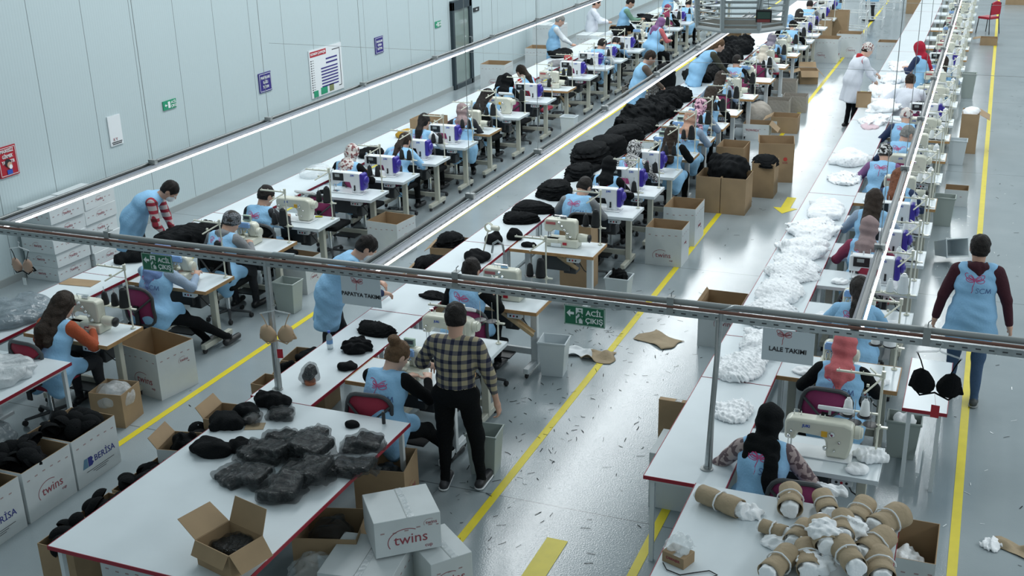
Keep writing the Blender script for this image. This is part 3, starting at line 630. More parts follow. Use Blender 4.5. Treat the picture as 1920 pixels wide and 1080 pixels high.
def b_lock():
    """long-arm lockstitch machine: white body, black screen on the head, violet end cover"""
    r = empty('lockstitch_sewing_machine'); f = MB(); f.box((0, 0, .006), (.50, .19, .012)); f.build('bed', [WHITE], r, bevel=.004)
    f = MB(); f.prism([(-.27, .12), (-.27, .285), (-.25, .30), (.19, .30), (.205, .285), (.205, .012), (.07, .012), (.06, .10), (.04, .165), (-.14, .165), (-.16, .12)], -.058, .058); b = f.build('arm', [WHITE], r, bevel=.012)
    f = MB(); f.prism([(.207, .06), (.207, .29), (.225, .305), (.262, .295), (.27, .27), (.27, .08), (.255, .055)], -.066, .066); f.build('end_cover', [PURP], r, bevel=.014)
    f = MB(); handwheel(f, .268, -.01, .20, .062, .035); f.lathe([(.025, 0), (.025, .012)], (.305, -.01, .2), 12, 0, 'x'); f.build('handwheel', [PURP], r)
    f = MB(); f.box((-.14, -.062, .232), (.17, .008, .105)); c = f.build('screen_panel', [BLACK], b); f = MB(); f.box((-.15, -.067, .25), (.075, .003, .04)); f.build('display', [GREY], c)
    f = MB(); f.box((-.255, -.0, .31), (.02, .03, .03)); f.cyl((-.13, 0, .30), (-.13, 0, .34), .008); f.tube([(-.06, 0, .30), (-.06, 0, .37)], .003); f.build('thread_guides', [CHROME], r)
    f = MB(); f.cyl((-.235, -.03, .12), (-.235, -.03, .02), .006); f.box((-.235, -.03, .018), (.03, .03, .012)); f.cyl((-.21, -.02, .12), (-.21, -.02, .07), .01); f.build('needle_bar', [CHROME], r)
    f = MB(); f.box((.12, -.062, .10), (.02, .012, .05)); f.cyl((.12, -.06, .06), (.12, -.075, .06), .014); f.build('stitch_lever', [BLACK], b)
    text_obj('JUKI', .032, BLUEP, b, (.09, -.0595, .265), (PI/2, 0, 0), bold=.03, name='maker_mark')
    f = MB(); f.box((-.20, -.03, .0135), (.07, .09, .004)); f.build('needle_plate', [CHROME], r)
    return r
def b_over(body=CREAM):
    def g():
        r = empty('overlock_machine'); f = MB(); f.box((0, 0, .045), (.30, .22, .09)); f.box((-.06, -.09, .10), (.17, .06, .03)); f.build('base', [body], r, bevel=.015)
        f = MB(); f.prism([(-.13, .09), (-.13, .24), (-.10, .27), (.10, .27), (.14, .235), (.15, .10), (.05, .09), (.03, .15), (-.05, .16), (-.07, .10)], -.02, .09); a = f.build('arm', [body], r, bevel=.02)
        f = MB(); f.box((-.02, -.035, .235), (.19, .03, .055)); f.box((-.02, -.03, .268), (.17, .035, .014)); f.build('thread_guide_panel', [LBLUE], a, bevel=.005)
        for k in range(4): f = MB(); f.lathe([(.010, 0), (.014, -.006), (.012, -.018), (.006, -.02)], (-.08+k*.043, -.05, .19+.0*k), 10, axis='y'); f.build('tension_knob', [CHROME], a)
        f = MB(); handwheel(f, .14, .03, .15, .058, .045, n=20); f.build('handwheel', [body], r)
        f = MB(); f.cyl((-.09, -.06, .19), (-.09, -.06, .11), .007); f.box((-.09, -.07, .105), (.035, .05, .008)); f.cyl((-.05, -.05, .2), (-.05, -.05, .13), .012); f.build('presser_foot', [CHROME], r)
        f = MB(); f.box((.0, .04, .315), (.11, .035, .075)); f.build('control_display', [mat('sage_plastic', (.35, .46, .38), .4)], r, bevel=.006); f = MB(); f.cyl((0, .05, .26), (0, .05, .30), .01); f.box((0, .02, .32), (.08, .003, .035)); f.build('display_stalk', [DKGREY], r)
        f = MB(); f.lathe([(.05, 0), (.05, .09), (.03, .10)], (.03, .06, .10), 14); f.build('motor', [body], r)
        return r
    return g
def b_cover():
    """interlock machine with a row of slanting tension discs and a motor at the right"""
    r = empty('coverstitch_machine'); f = MB(); f.box((.02, .02, .05), (.40, .18, .10)); f.box((-.12, -.04, .075), (.20, .10, .05)); f.build('base', [CREAM], r, bevel=.012)
    f = MB(); f.prism([(-.22, .20), (-.22, .31), (-.19, .335), (.16, .335), (.19, .31), (.19, .10), (.05, .10), (.05, .19), (-.10, .20), (-.12, .17), (-.20, .17)], -.03, .09); a = f.build('arm', [CREAM], r, bevel=.016)
    for k in range(5): f = MB(); f.lathe([(.012, 0), (.02, -.008), (.018, -.014), (.007, -.03)], (-.02+k*.035, -.035, .30-k*.042), 12, axis='y'); f.build('tension_disc', [CHROME], a)
    f = MB(); f.box((-.13, -.036, .285), (.12, .006, .03)); f.build('red_maker_plate', [mat('faded_red_print', (.45, .12, .12))], a)
    f = MB(); f.cyl((-.17, -.0, .19), (-.17, -.0, .12), .010); f.cyl((-.145, -.0, .19), (-.145, -.0, .13), .007); f.box((-.16, -.02, .115), (.05, .06, .01)); f.build('presser_foot', [CHROME], r)
    f = MB(); f.lathe([(.02, 0), (.052, .004), (.055, .05), (.048, .13), (.02, .14)], (.19, .04, .11), 18, 0, 'x'); f.build('motor', [CREAM], r)
    f = MB(); handwheel(f, .33, .04, .11, .05, .02); f.build('handwheel', [BLACK], r)
    f = MB(); f.tube([(-.1, .03, .335), (-.1, .03, .37), (.05, .03, .37), (.05, .03, .335)], .004, 6); f.tube([(-.05, .0, .335), (-.05, -.02, .39)], .003, 5); f.box((.02, .02, .35), (.08, .03, .025)); f.build('thread_guides', [CHROME], r)
    f = MB(); f.box((-.05, -.075, .03), (.13, .008, .05)); f.build('cover_plate', [CHROME], r)
    f = MB(); f.box((.06, -.075, .05), (.05, .01, .03)); f.build('red_sticker', [REDS], r)
    return r
def b_zig():
    """large cream arm machine with control box on top"""
    r = empty('zigzag_sewing_machine'); f = MB(); f.box((.0, 0, .006), (.56, .22, .012)); f.build('bed', [WHITE], r, bevel=.004)
    f = MB(); f.prism([(-.30, .13), (-.305, .29), (-.27, .325), (-.22, .33), (.20, .335), (.27, .31), (.28, .26), (.27, .13), (.24, .012), (.06, .012), (.05, .15), (.02, .19), (-.19, .20), (-.21, .13)], -.07, .07); a = f.build('arm', [CREAM], r, bevel=.022)
    f = MB(); f.lathe([(.05, 0), (.058, .01), (.058, .05), (.048, .055), (.048, .07), (.03, .075)], (.275, 0, .25), 20, 0, 'x'); f.build('handwheel', [CREAM], r)
    f = MB(); M = Matrix.Rotation(-.5, 4, 'X'); M.translation = (.10, .10, .385); f.box((0, 0, 0), (.30, .11, .035), 0, M); c = f.build('control_panel', [WHITE], r, bevel=.008)
    f = MB(); f.box((-.03, -.005, .0185), (.19, .04, .002), 0, M); f.build('panel_display', [mat('grey_green_display', (.33, .38, .36), .3)], c); f = MB(); f.box((-.11, .035, .0185), (.07, .012, .002), 0, M); f.box((.115, 0, .0185), (.04, .05, .002), 0, M); f.build('panel_marks', [BLUEP], c, smooth=0)
    f = MB(); f.cyl((.05, .09, .33), (.05, .10, .37), .012); f.build('panel_bracket', [STEEL], r)
    for k, (x, z, rr) in enumerate(((.10, .235, .026), (.05, .10, .022), (.13, .09, .012), (.165, .17, .014), (-.26, .17, .018), (-.24, .22, .012))):
        f = MB(); f.lathe([(rr*.8, 0), (rr, -.006), (rr*.9, -.016), (rr*.4, -.026)], (x, -.07, z), 14, axis='y'); f.build('adjusting_dial', [CHROME], a)
    f = MB(); f.box((.035, -.073, .225), (.05, .006, .05)); f.build('yellow_tag', [mat('orange_tag', (.75, .42, .03))], a)
    text_obj('JUKI', .034, BLUEP, a, (-.12, -.0715, .275), (PI/2, 0, 0), bold=.03, name='maker_mark')
    f = MB(); f.cyl((-.27, -.03, .13), (-.27, -.03, .02), .006); f.box((-.27, -.035, .018), (.035, .035, .01)); f.cyl((-.245, -.02, .14), (-.245, -.02, .05), .009); f.build('needle_bar', [CHROME], r)
    f = MB()
    for x in (-.24, -.18, -.02, .02): f.cyl((x, .02, .33), (x, .02, .36), .006)
    f.tube([(-.24, .02, .335), (-.24, .02, .375), (-.20, .02, .375), (-.20, .02, .335)], .003, 5); f.build('thread_guides', [CHROME], r)
    r.scale = (.90, .95, .92)
    return r
def b_stand(n=2, arms=True, h=.66):
    """thread stand: pole, top bar with hooks, tray of discs"""
    def g():
        r = empty('thread_stand'); f = MB(); f.lathe([(.028, 0), (.028, .008), (.012, .014)], (0, 0, 0), 14); f.tube([(0, 0, .01), (0, 0, h)], .0085, 10); f.build('pole', [CREAM], r)
        f = MB(); f.box((-.17, 0, h-.01), (.36, .02, .014)); f.cyl((0, 0, h-.03), (0, 0, h+.03), .016)
        for k in range(4): f.cyl((-.33+k*.09, 0, h-.02), (-.33+k*.09, 0, h+.012), .004, n=6)
        f.build('top_arm', [CREAM], r)
        if arms: f = MB(); f.box((-.10, -.10, h-.06), (.02, .02, .02)); f.tube([(0, 0, h-.02), (-.12, -.17, h-.10)], .008, 6); f.tube([(0, 0, h-.04), (-.11, .14, h-.02)], .007, 6); f.build('swing_arm', [CREAM], r)
        f = MB(); f.box((-.08*(n-1)/1.0+.02, 0, .215), (.16*(n-1)+.10, .028, .012)); f.cyl((0, 0, .20), (0, 0, .235), .018); f.build('tray_arm', [CREAM], r)
        for k in range(n):
            x = .03-k*.125-(.03); x = -.06-k*.125
            f = MB(); f.lathe([(.058, 0), (.060, .004), (.052, .007), (.012, .007)], (x, 0, .222), 18); f.build('spool_disc', [BLACK if n % 2 == 0 else CREAM], r)
            f = MB(); f.cyl((x, 0, .225), (x, 0, .42), .003, n=5); f.build('spool_pin', [CHROME], r)
        return r
    return g
def b_cone(m, rb=.046, rt=.026, h=.165):
    def g():
        r = empty('thread_cone'); f = MB(); f.lathe([(rb*.7, 0), (rb, .006), (rb*.99, .03), (rt*1.1, h-.014), (rt*.7, h)], (0, 0, 0), 18); f.build('wound_thread', [m], r)
        f = MB(); f.lathe([(rt*.5, h-.01), (rt*.5, h+.012), (rt*.3, h+.012)], (0, 0, 0), 10); f.build('cone_core', [DKGREY if m is CONEK else WHITE], r); return r
    return g
def b_chair(mesh=CHM, slim=False):
    def g():
        r = empty('office_chair')
        f = MB(); N = 20; ring = []
        for k in range(N):
            t = 2*PI*k/N; c, s = math.cos(t), math.sin(t); a = .225 if s > 0 else .20; x = a*abs(c)**.55*(1 if c > 0 else -1); z = .72+.225*abs(s)**.6*(1 if s > 0 else -1); ring.append((x*(1-.12*(z-.72)/.2), -.23+.05*(x/.22)**2-.25*(z-.72)*.3, z))
        f.tube(ring+[ring[0]], .019, 8, caps=False); f.tube([ring[1], (0, -.275, .66), ring[9]], .014, 6); f.build('back_frame', [DKGREY], r)
        f = MB(); c = (0, -.235, .72); f.add([c]+ring, [(0, k+1, (k+1) % N+1) for k in range(N)]); f.build('backrest', [mesh], r, smooth=80).modifiers.new('t', 'SOLIDIFY').thickness = .008
        f = MB(); f.box((0, .02, .455), (.45, .44, .07)); f.build('seat', [BLKF if mesh is not CHR else mesh], r, bevel=.03)
        f = MB(); f.box((0, -.24, .53), (.06, .015, .40)); f.box((0, -.14, .415), (.06, .22, .015)); f.build('back_support', [BLACK], r)
        f = MB(); f.cyl((0, 0, .10), (0, 0, .42), .028); f.build('gas_lift', [CHROME], r)
        f = MB()
        for k in range(5): t = 2*PI*k/5+.3; f.tube([(0, 0, .10), (.27*math.cos(t), .27*math.sin(t), .065)], [.022, .014], 8)
        b = f.build('star_base', [DKGREY], r)
        for k in range(5): t = 2*PI*k/5+.3; f = MB(); f.lathe([(.026, -.018), (.03, 0), (.026, .018)], (.27*math.cos(t), .27*math.sin(t), .03), 12, axis='x'); f.build('caster', [RUB], b)
        return r
    return g
MB_ = {'lock': b_lock, 'over': b_over(), 'cover': b_cover, 'zig': b_zig}
MNAME = {'lock': 'violet-ended lockstitch machine', 'over': 'small cream overlock machine', 'cover': 'cream coverstitch machine', 'zig': 'large cream zigzag machine'}
MH = {'lock': .0, 'over': 0., 'cover': 0., 'zig': 0.}
rowname = {1: 'wall-side row', 2: 'middle row', 3: 'right-hand row'}
XR = {1: -7.72, 2: -4.02, 3: -.38}
CHX = {8.16: -.05, 8.25: -.05}
def station(row, Y, kind, edge, who, chair='m', cones=2, tall=True, mx=None, flip=False):
    """one sewing place; who = the phrase that singles the place out"""
    xr = XR[row]; cx = xr-.53; cy = Y+.27; rn = rowname[row]; em = {'w': WOOD, 'p': LAM, 'r': RED}[edge]; en = {'w': 'wood-edged', 'p': 'plain white', 'r': 'red-edged'}[edge]
    fr = WSTEEL if edge == 'w' and row == 2 else BEIGE
    inst('table'+edge+str(row), b_table(em, fr), (cx, cy, 0), 0, '%s sewing table %s' % (en, who), 'table', 'sewing tables')
    inst('m'+kind, MB_[kind], (cx+(mx if mx is not None else .06), cy+.02, TH), 0, '%s %s' % (MNAME[kind], who), 'sewing machine', 'sewing machines')
    col, cn = (CONEW, 'white') if row == 3 else (CONEK, 'black')
    sx, sy = xr-.06, cy+.20
    if flip: sx, sy = xr-.10, cy-.20
    n = max(cones, 2)
    inst('stand%d%d' % (n, tall), b_stand(n, True, .66 if tall else .52), (sx, sy, TH), 0, 'cream thread stand %s' % who, 'thread stand', 'thread stands')
    pos = ['right', 'left', 'far left', 'leftmost']
    for k in range(cones):
        big = (k == 0 and kind != 'lock')
        inst('cone'+cn+str(big), b_cone(col, .058 if big else .040, .034 if big else .026, .20 if big else .13), (sx-.06-k*.125, sy, TH+.229), 0, '%s %s cone on the stand %s' % (pos[k], cn, who), 'thread cone', 'thread cones')
    if chair: inst('chair'+chair, b_chair({'m': CHM, 'r': CHR, 'k': BLKF}[chair]), (cx-.0+CHX.get(round(Y, 2), 0), Y-.27, 0), random.uniform(-.12, .12), '%s-backed chair %s' % ({'m': 'magenta', 'r': 'red', 'k': 'black'}[chair], who), 'chair', 'office chairs')
    return cx, cy
ST = [  # row, front edge, machine, edging, phrase, chair, cones
 (1, 8.16, 'cover', 'w', 'of the long-haired woman in orange sleeves', 'r', 3), (1, 9.77, 'over', 'w', 'of the woman in the blue hood', 'm', 2), (1, 11.12, 'over', 'w', 'of the worker in the knitted cap', 'k', 2),
 (1, 12.18, 'zig', 'p', 'of the short-haired man nearest the wall', 'k', 2), (1, 13.58, 'lock', 'p', 'with nobody, behind the short-haired man', 'm', 2), (1, 14.58, 'lock', 'p', 'of the woman in the floral headscarf', 'm', 2),
 (1, 15.68, 'lock', 'p', 'of the dark-haired woman behind the floral headscarf', 'm', 2), (1, 16.79, 'lock', 'p', 'of the woman with the dark ponytail', 'k', 2), (1, 17.82, 'cover', 'w', 'of the woman in the mauve headscarf', 'm', 3),
 (1, 19.18, 'zig', 'p', 'of the dark-haired woman behind the mauve headscarf', 'k', 1), (1, 20.63, 'lock', 'p', 'of the woman in the black headscarf by the wall', 'm', 1), (1, 21.84, 'cover', 'w', 'of the girl in the red sweater', 'r', 3),
 (1, 23.27, 'lock', 'p', 'with nobody, behind the red sweater', 'k', 1), (1, 24.48, 'lock', 'p', 'with nobody, second behind the red sweater', 'm', 1), (1, 25.51, 'lock', 'p', 'of the man near the white cartons', 'k', 1),
 (1, 27.0, 'lock', 'p', 'of the stooping worker near the white cartons', 'k', 2), (1, 28.5, 'over', 'w', 'of the woman in the purple headscarf', 'k', 2), (1, 29.6, 'zig', 'p', 'with the lime bundle', None, 2),
 (1, 30.8, 'over', 'p', 'of the worker bent forward left of the diffuser', 'k', 1), (1, 32.0, 'lock', 'p', 'of the woman in the maroon headscarf', 'm', 1), (1, 33.4, 'lock', 'p', 'of the dark-haired worker left of the diffuser', 'm', 1),
 (1, 34.8, 'over', 'w', 'third from the far end of the wall-side row', None, 1), (1, 36.2, 'lock', 'p', 'second from the far end of the wall-side row', None, 1), (1, 37.6, 'lock', 'p', 'at the far end of the wall-side row', None, 0),
 (2, 8.25, 'over', 'w', 'of the woman with the hair bun', 'r', 0), (2, 9.02, 'zig', 'p', 'with nobody, behind the plaid shirt', None, 0), (2, 10.36, 'cover', 'w', 'of the short-haired man behind the plaid shirt', 'm', 2),
 (2, 12.24, 'cover', 'w', 'before the big brown paper box', None, 2), (2, 13.88, 'lock', 'p', 'of the man nearest the two white twins cartons', 'k', 1), (2, 14.94, 'lock', 'p', 'of the woman in the black hijab', 'k', 2),
 (2, 15.99, 'lock', 'p', 'of the woman in the zebra-striped headscarf', 'm', 2), (2, 17.07, 'over', 'w', 'of the brown-haired woman beside the black heap', 'm', 2), (2, 18.22, 'over', 'w', 'of the woman in the tan headscarf', 'r', 2),
 (2, 19.33, 'over', 'w', 'of the woman in the pink-patterned headscarf', 'm', 2), (2, 20.49, 'over', 'w', 'of the brown-haired woman behind the pink scarf', 'm', 2), (2, 22.0, 'cover', 'w', 'of the woman with long hair by the blue box', 'm', 2),
 (2, 23.84, 'over', 'w', 'of the short-haired man in the middle distance', 'm', 2), (2, 25.6, 'cover', 'w', 'of the woman in the cream headscarf', 'm', 2), (2, 27.2, 'cover', 'w', 'of the worker in the grey scarf', 'r', 1),
 (2, 28.4, 'over', 'p', 'between the grey scarf and the black cap', None, 1), (2, 29.44, 'lock', 'p', 'of the man in the black cap', 'm', 1), (2, 30.5, 'lock', 'p', 'of the woman in the pale blue headscarf', 'r', 1),
 (2, 31.75, 'lock', 'p', 'of the black-haired worker near the far rack', 'm', 1), (2, 33.7, 'lock', 'p', 'of the farthest man in the middle row', None, 1), (2, 35.4, 'lock', 'p', 'at the far end by the white racks', None, 1),
 (3, 8.0, 'zig', 'p', 'of the woman in the fringed black headscarf', 'm', 0), (3, 9.64, 'over', 'w', 'of the woman in the coral headscarf', 'm', 2), (3, 11.05, 'over', 'p', 'of the woman with the black braid', None, 3),
 (3, 12.12, 'lock', 'p', 'with the empty red chair', 'r', 2), (3, 13.12, 'lock', 'p', 'of the woman in the mauve-grey hijab', 'r', 2), (3, 14.32, 'lock', 'p', 'of the woman with loose brown hair', 'm', 2),
 (3, 15.47, 'cover', 'w', 'of the woman with auburn hair', None, 2), (3, 16.85, 'zig', 'p', 'of the woman in the black and white scarf', 'm', 3), (3, 18.12, 'cover', 'w', 'of the grey-haired man', 'm', 2),
 (3, 19.48, 'zig', 'w', 'of the worker in the patterned cap', None, 2), (3, 20.7, 'lock', 'p', 'with the purple bag on its chair', 'm', 2), (3, 22.3, 'zig', 'p', 'of the man in the white coat', 'm', 2),
 (3, 23.7, 'cover', 'p', 'beside the woman in the crimson headscarf', None, 3), (3, 24.9, 'over', 'p', 'of the woman with brown hair behind the rail', 'm', 3), (3, 26.3, 'lock', 'p', 'with the dark screen, left of the red chair', None, 2),
 (3, 27.6, 'cover', 'w', 'second past the crimson headscarf', None, 2), (3, 29.1, 'zig', 'w', 'level with the small aisle carton', 'm', 2), (3, 30.6, 'over', 'p', 'just past the small aisle carton', 'r', 2), (3, 32.2, 'cover', 'w', 'level with the red aisle chair', None, 2),
 (3, 33.8, 'over', 'p', 'just past the red aisle chair', 'm', 1), (3, 35.4, 'zig', 'p', 'third from the far end of the right-hand row', None, 1), (3, 37.2, 'over', 'p', 'second from the far end of the right-hand row', None, 1), (3, 39.0, 'lock', 'p', 'farthest of all', None, 1)]
for row, Y, k, e, who, ch, c in ST: station(row, Y, k, e, who, ch, c, mx=(-.02 if k == 'over' else .04 if row != 3 else .06))

def strip_table(x0, x1, y0, y1, label, legs=True, z=TH, edges='yx', name='work_table', lx=None):
    r = empty(name, ((x0+x1)/2, (y0+y1)/2, 0)); w, d = x1-x0, y1-y0; f = MB(); f.box((0, 0, z-.015), (w-.006, d-.006, .03)); f.build('tabletop', [LAM], r, bevel=.003)
    f = MB()
    for c, s in (((0, -d/2+.001, z-.015), (w, .005, .031)), ((w/2-.001, 0, z-.015), (.005, d, .031)), ((-w/2+.001, 0, z-.015), (.005, d, .031))): f.box(c, s)
    f.build('edge_band', [RED], r, smooth=0); f = MB()
    for c, s in (((0, -d/2+.06, z-.05), (w-.1, .03, .04)), ((0, d/2-.06, z-.05), (w-.1, .03, .04)), ((w/2-.06, 0, z-.05), (.03, d-.1, .04)), ((-w/2+.06, 0, z-.05), (.03, d-.1, .04)), ((0, 0, .14), (.03, d-.12, .03))): f.box(c, s)
    f.build('under_frame', [WSTEEL], r, smooth=0)
    for sx in (-1, 1):
        for sy in (-1, 1): f = MB(); f.box((sx*(w/2-.06), sy*(d/2-.06), z/2-.02), (.035, .035, z-.03)); l = f.build('leg', [WSTEEL], r)
    return tag(r, label, 'table', 'white laminate work tables')
ords = ['nearest', 'second', 'third', 'fourth', 'fifth', 'sixth', 'seventh', 'eighth', 'ninth', 'tenth', 'eleventh', 'twelfth', 'thirteenth', 'fourteenth']
strip_table(-5.69, -4.13, 5.14, 7.68, 'big white table with red edge in the left foreground, heaped with bagged goods')
strip_table(-9.4, -7.78, 5.2, 7.73, 'red-edged white table at the left border under the clear plastic bag')
strip_table(-9.50, -8.86, 7.74, 9.85, 'red-edged narrow table carrying the grey plastic bag, left row', )
def run(x0, x1, ys, txt):
    for i in range(len(ys)-1): strip_table(x0, x1, ys[i]+.002, ys[i+1]-.002, '%s narrow white table %s, %s from the front' % ('long', txt, ords[i]))
run(-9.50, -8.86, [9.85, 12.4, 15.0, 17.6, 20.2, 22.8, 25.4, 28.0, 31., 34., 38.], 'beside the wall-side machines')
run(-5.72, -5.10, [7.68, 9.9, 12.33, 14.75, 17.2, 19.7, 22.2, 24.7, 27.2, 29.7, 32.2, 35., 38.], 'left of the middle machines')
run(-2.05, -1.42, [7.49, 9.39, 10.42, 12.53, 13.34, 15.8, 18.2, 20.7, 23.2, 25.7, 28.5, 32., 36., 40.], 'under the white fabric')
strip_table(-1.62, -.17, 4.6, 7.38, 'white table in the right foreground piled with kraft paper rolls', z=.86)
#@@PART5
# ------------------------------------------------------------------ the people
def fab(n, c, **k): return mat(n, c, .9, bump=.3, bscale=60, **k)
def print_mat(name, base, ink, scale, thr=.5, dist=0.):
    if name in MATS: return MATS[name]
    m = mat(name, base, .85); nt = m.node_tree; b = nt.nodes['Principled BSDF']; tc = nt.nodes.new('ShaderNodeTexCoord')
    n = nt.nodes.new('ShaderNodeTexNoise'); n.inputs['Scale'].default_value = scale; n.inputs['Detail'].default_value = 1; n.inputs['Distortion'].default_value = dist
    r = nt.nodes.new('ShaderNodeValToRGB'); r.color_ramp.elements[0].position = thr; r.color_ramp.elements[0].color = (*base, 1); r.color_ramp.elements[1].position = thr+.02; r.color_ramp.elements[1].color = (*ink, 1)
    nt.links.new(tc.outputs['Object'], n.inputs['Vector']); nt.links.new(n.outputs['Fac'], r.inputs[0]); nt.links.new(r.outputs[0], b.inputs['Base Color']); return m
def plaid_mat(name, base, c1, c2, per=.075):
    """woven check: dark bands across and down, darker where they cross"""
    m = mat(name, base, .85); nt = m.node_tree; b = nt.nodes['Principled BSDF']; N = nt.nodes.new; L = nt.links.new
    tc = N('ShaderNodeTexCoord'); sx = N('ShaderNodeSeparateXYZ'); L(tc.outputs['Object'], sx.inputs[0]); bands = []
    for ax in 'XZ':
        p = N('ShaderNodeMath'); p.operation = 'PINGPONG'; p.inputs[1].default_value = per/2; L(sx.outputs[ax], p.inputs[0]); c = N('ShaderNodeMath'); c.operation = 'LESS_THAN'; c.inputs[1].default_value = per*.21; L(p.outputs[0], c.inputs[0]); bands.append(c)
    a = N('ShaderNodeMath'); a.operation = 'ADD'; L(bands[0].outputs[0], a.inputs[0]); L(bands[1].outputs[0], a.inputs[1]); d = N('ShaderNodeMath'); d.operation = 'MULTIPLY'; d.inputs[1].default_value = .5; L(a.outputs[0], d.inputs[0])
    r = N('ShaderNodeValToRGB'); r.color_ramp.interpolation = 'CONSTANT'; e = r.color_ramp.elements; e[0].position = 0; e[0].color = (*base, 1); e[1].position = .4; e[1].color = (*c1, 1); q = e.new(.9); q.color = (*c2, 1)
    L(d.outputs[0], r.inputs[0]); L(r.outputs[0], b.inputs['Base Color']); return m
PLAID = plaid_mat('navy_and_tan_check_flannel', (.36, .31, .20), (.10, .095, .10), (.008, .011, .035)); REDPL = plaid_mat('red_white_check_flannel', (.45, .40, .40), (.30, .02, .04), (.10, .01, .015), .10)
HB = lambda n, c: mat(n, c, .6, bump=.6, bscale=110, var=.25, vscale=40, spec=.25)
DKH = HB('near_black_hair', (.012, .009, .008)); BRH = HB('dark_brown_hair', (.022, .013, .008)); LBH = HB('light_brown_hair', (.13, .075, .04)); AUB = HB('auburn_hair', (.16, .055, .025)); GRH = HB('grey_hair', (.22, .22, .21))
BLK = BLKF; GRYS = fab('grey_sweater', (.20, .21, .22)); ORG = fab('burnt_orange_sweater', (.36, .07, .025)); LBS = fab('grey_blue_shirt', (.28, .36, .47)); MAR = fab('maroon_sweatshirt', (.045, .006, .014)); NAV = fab('navy_sweater', (.02, .035, .09)); REDF = fab('red_sweater', (.42, .012, .02))
WSH = fab('white_shirt', (.62, .66, .69)); GRNS = fab('sage_green_shirt', (.16, .30, .22)); BRS = fab('dark_olive_shirt', (.05, .05, .035)); JEAN = fab('blue_denim', (.045, .09, .17)); PUR = fab('purple_sweater', (.20, .09, .22)); SKINL = mat('fair_skin', (.68, .44, .34), .5)
COATW = fab('white_lab_coat', (.68, .71, .78)); DKT = fab('charcoal_trousers', (.02, .022, .027)); LBHD = fab('periwinkle_cotton', (.16, .25, .48))
MAUVE = fab('mauve_scarf_cloth', (.26, .19, .19)); CORAL = fab('coral_scarf_cloth', (.50, .12, .13)); TAN = fab('tan_scarf_cloth', (.42, .25, .18)); CRIM = fab('crimson_scarf_cloth', (.36, .008, .03)); CRMS = fab('cream_scarf_cloth', (.55, .50, .42)); PBL = fab('pale_blue_scarf_cloth', (.22, .38, .58)); MARS = fab('maroon_scarf_cloth', (.22, .03, .07))
FLOR = print_mat('floral_scarf_print', (.62, .58, .55), (.20, .07, .07), 26, .55); ZEB = print_mat('zebra_scarf_print', (.55, .55, .55), (.02, .02, .02), 22, .5, 3); BWP = print_mat('black_white_scarf_print', (.6, .6, .6), (.01, .01, .01), 38, .48); PNK = print_mat('pink_scarf_print', (.62, .36, .45), (.12, .05, .10), 24, .55)
KNIT = print_mat('marled_knit', (.16, .17, .19), (.04, .045, .05), 60, .5); CAMO = print_mat('flower_print_blouse', (.40, .32, .31), (.13, .09, .10), 20, .5); GRSC = fab('grey_scarf_cloth', (.20, .18, .23))
P = person
def sit(row, Y, hx, label, dy=0., **k):
    """on the chair of a sewing place, hands on the cloth at the needle"""
    cx = XR[row]-.53; d = dict(hl=(-.20, .42, .83), hr=(.16, .45, .83), lean=.30, curve=.18); d.update(k); rz = d.pop('rz', 0.)
    return P('person', label, (hx, Y-.27+dy, 0), rz, True, **d)
sit(1, 8.16, -8.20, 'woman with long wavy dark brown hair and orange sleeves at the nearest left machine', hair='long', hairm=BRH, shirt=ORG, pants=DKT, logo=False, curve=.22, vest=VEST)
sit(1, 9.77, -8.22, 'woman in a blue hood and light blue vest, sewing behind the first machine', dy=.0, scarf=LBHD, shirt=LBS, pants=BLK, skirt=.1, lean=.22, hr=(.22, .50, .86), hl=(-.05, .52, .85), fr=(.50, .62, .08), fl=(.25, .5, .08))
sit(1, 11.12, -8.28, 'worker in a grey marled knit cap and grey sleeves', dy=-.05, scarf=(KNIT, 'cap'), hair='short', shirt=GRYS, pants=DKT, hood=GRYS, head=(.45, -.3, 0))
sit(1, 12.18, -8.45, 'seated man with short dark hair, dark sleeves and light blue vest, wall-side row', hair='short', hairm=DKH, shirt=DKT, head=(.35, -.4, 0), lean=.15)
sit(1, 14.58, -8.55, 'woman in a white and brown floral headscarf at a sewing machine', scarf=FLOR, shirt=BLK, pants=DKT)
sit(1, 15.68, -8.30, 'dark-haired woman bent down behind the floral headscarf', hair='pony', hairm=BRH, shirt=VEST, lean=.5, curve=.3)
sit(1, 16.79, -8.40, 'woman with a long straight dark ponytail before a brown carton', hair='pony', hairm=DKH, shirt=WSH, lean=.18, curve=.1)
sit(1, 17.82, -8.10, 'woman in a mauve headscarf leaning over her machine, wall-side row', scarf=MAUVE, shirt=DKT, vest=VEST, rz=.4)
sit(1, 19.18, -8.38, 'woman with dark hair hanging over her vest, behind the mauve headscarf', hair='long', hairm=DKH, shirt=WSH, head=(.4, -.5, 0))
sit(1, 20.63, -8.50, 'woman in a black headscarf and black top, wall-side row', scarf=BLK, shirt=BLK, vest=VEST, lean=.1)
sit(1, 21.84, -8.40, 'girl in a red sweater with dark hair, turned towards the wall', hair='pony', hairm=BRH, shirt=REDF, rz=1.15, vest=VEST, skin=SKINL, hl=(-.1, .40, .85), hr=(.15, .42, .85), logo=False)
sit(1, 25.51, -8.22, 'seated man with short dark hair beside the white cartons', hair='short', hairm=DKH, shirt=WSH, head=(.4, -.5, 0))
sit(1, 27.0, -8.35, 'worker in a vest stooping over a machine by the brown carton', dy=-.1, hair='short', hairm=DKH, shirt=PBL, lean=.75, curve=.4)
sit(1, 28.5, -7.75, 'woman in a purple headscarf and light blue vest, turned right', scarf=PUR, shirt=CORAL, rz=-.6, seat_h=.62)
sit(1, 30.8, -8.40, 'worker in pale blue bent over a far wall-side machine', hair='short', hairm=DKH, shirt=LBS, lean=.7, curve=.4)
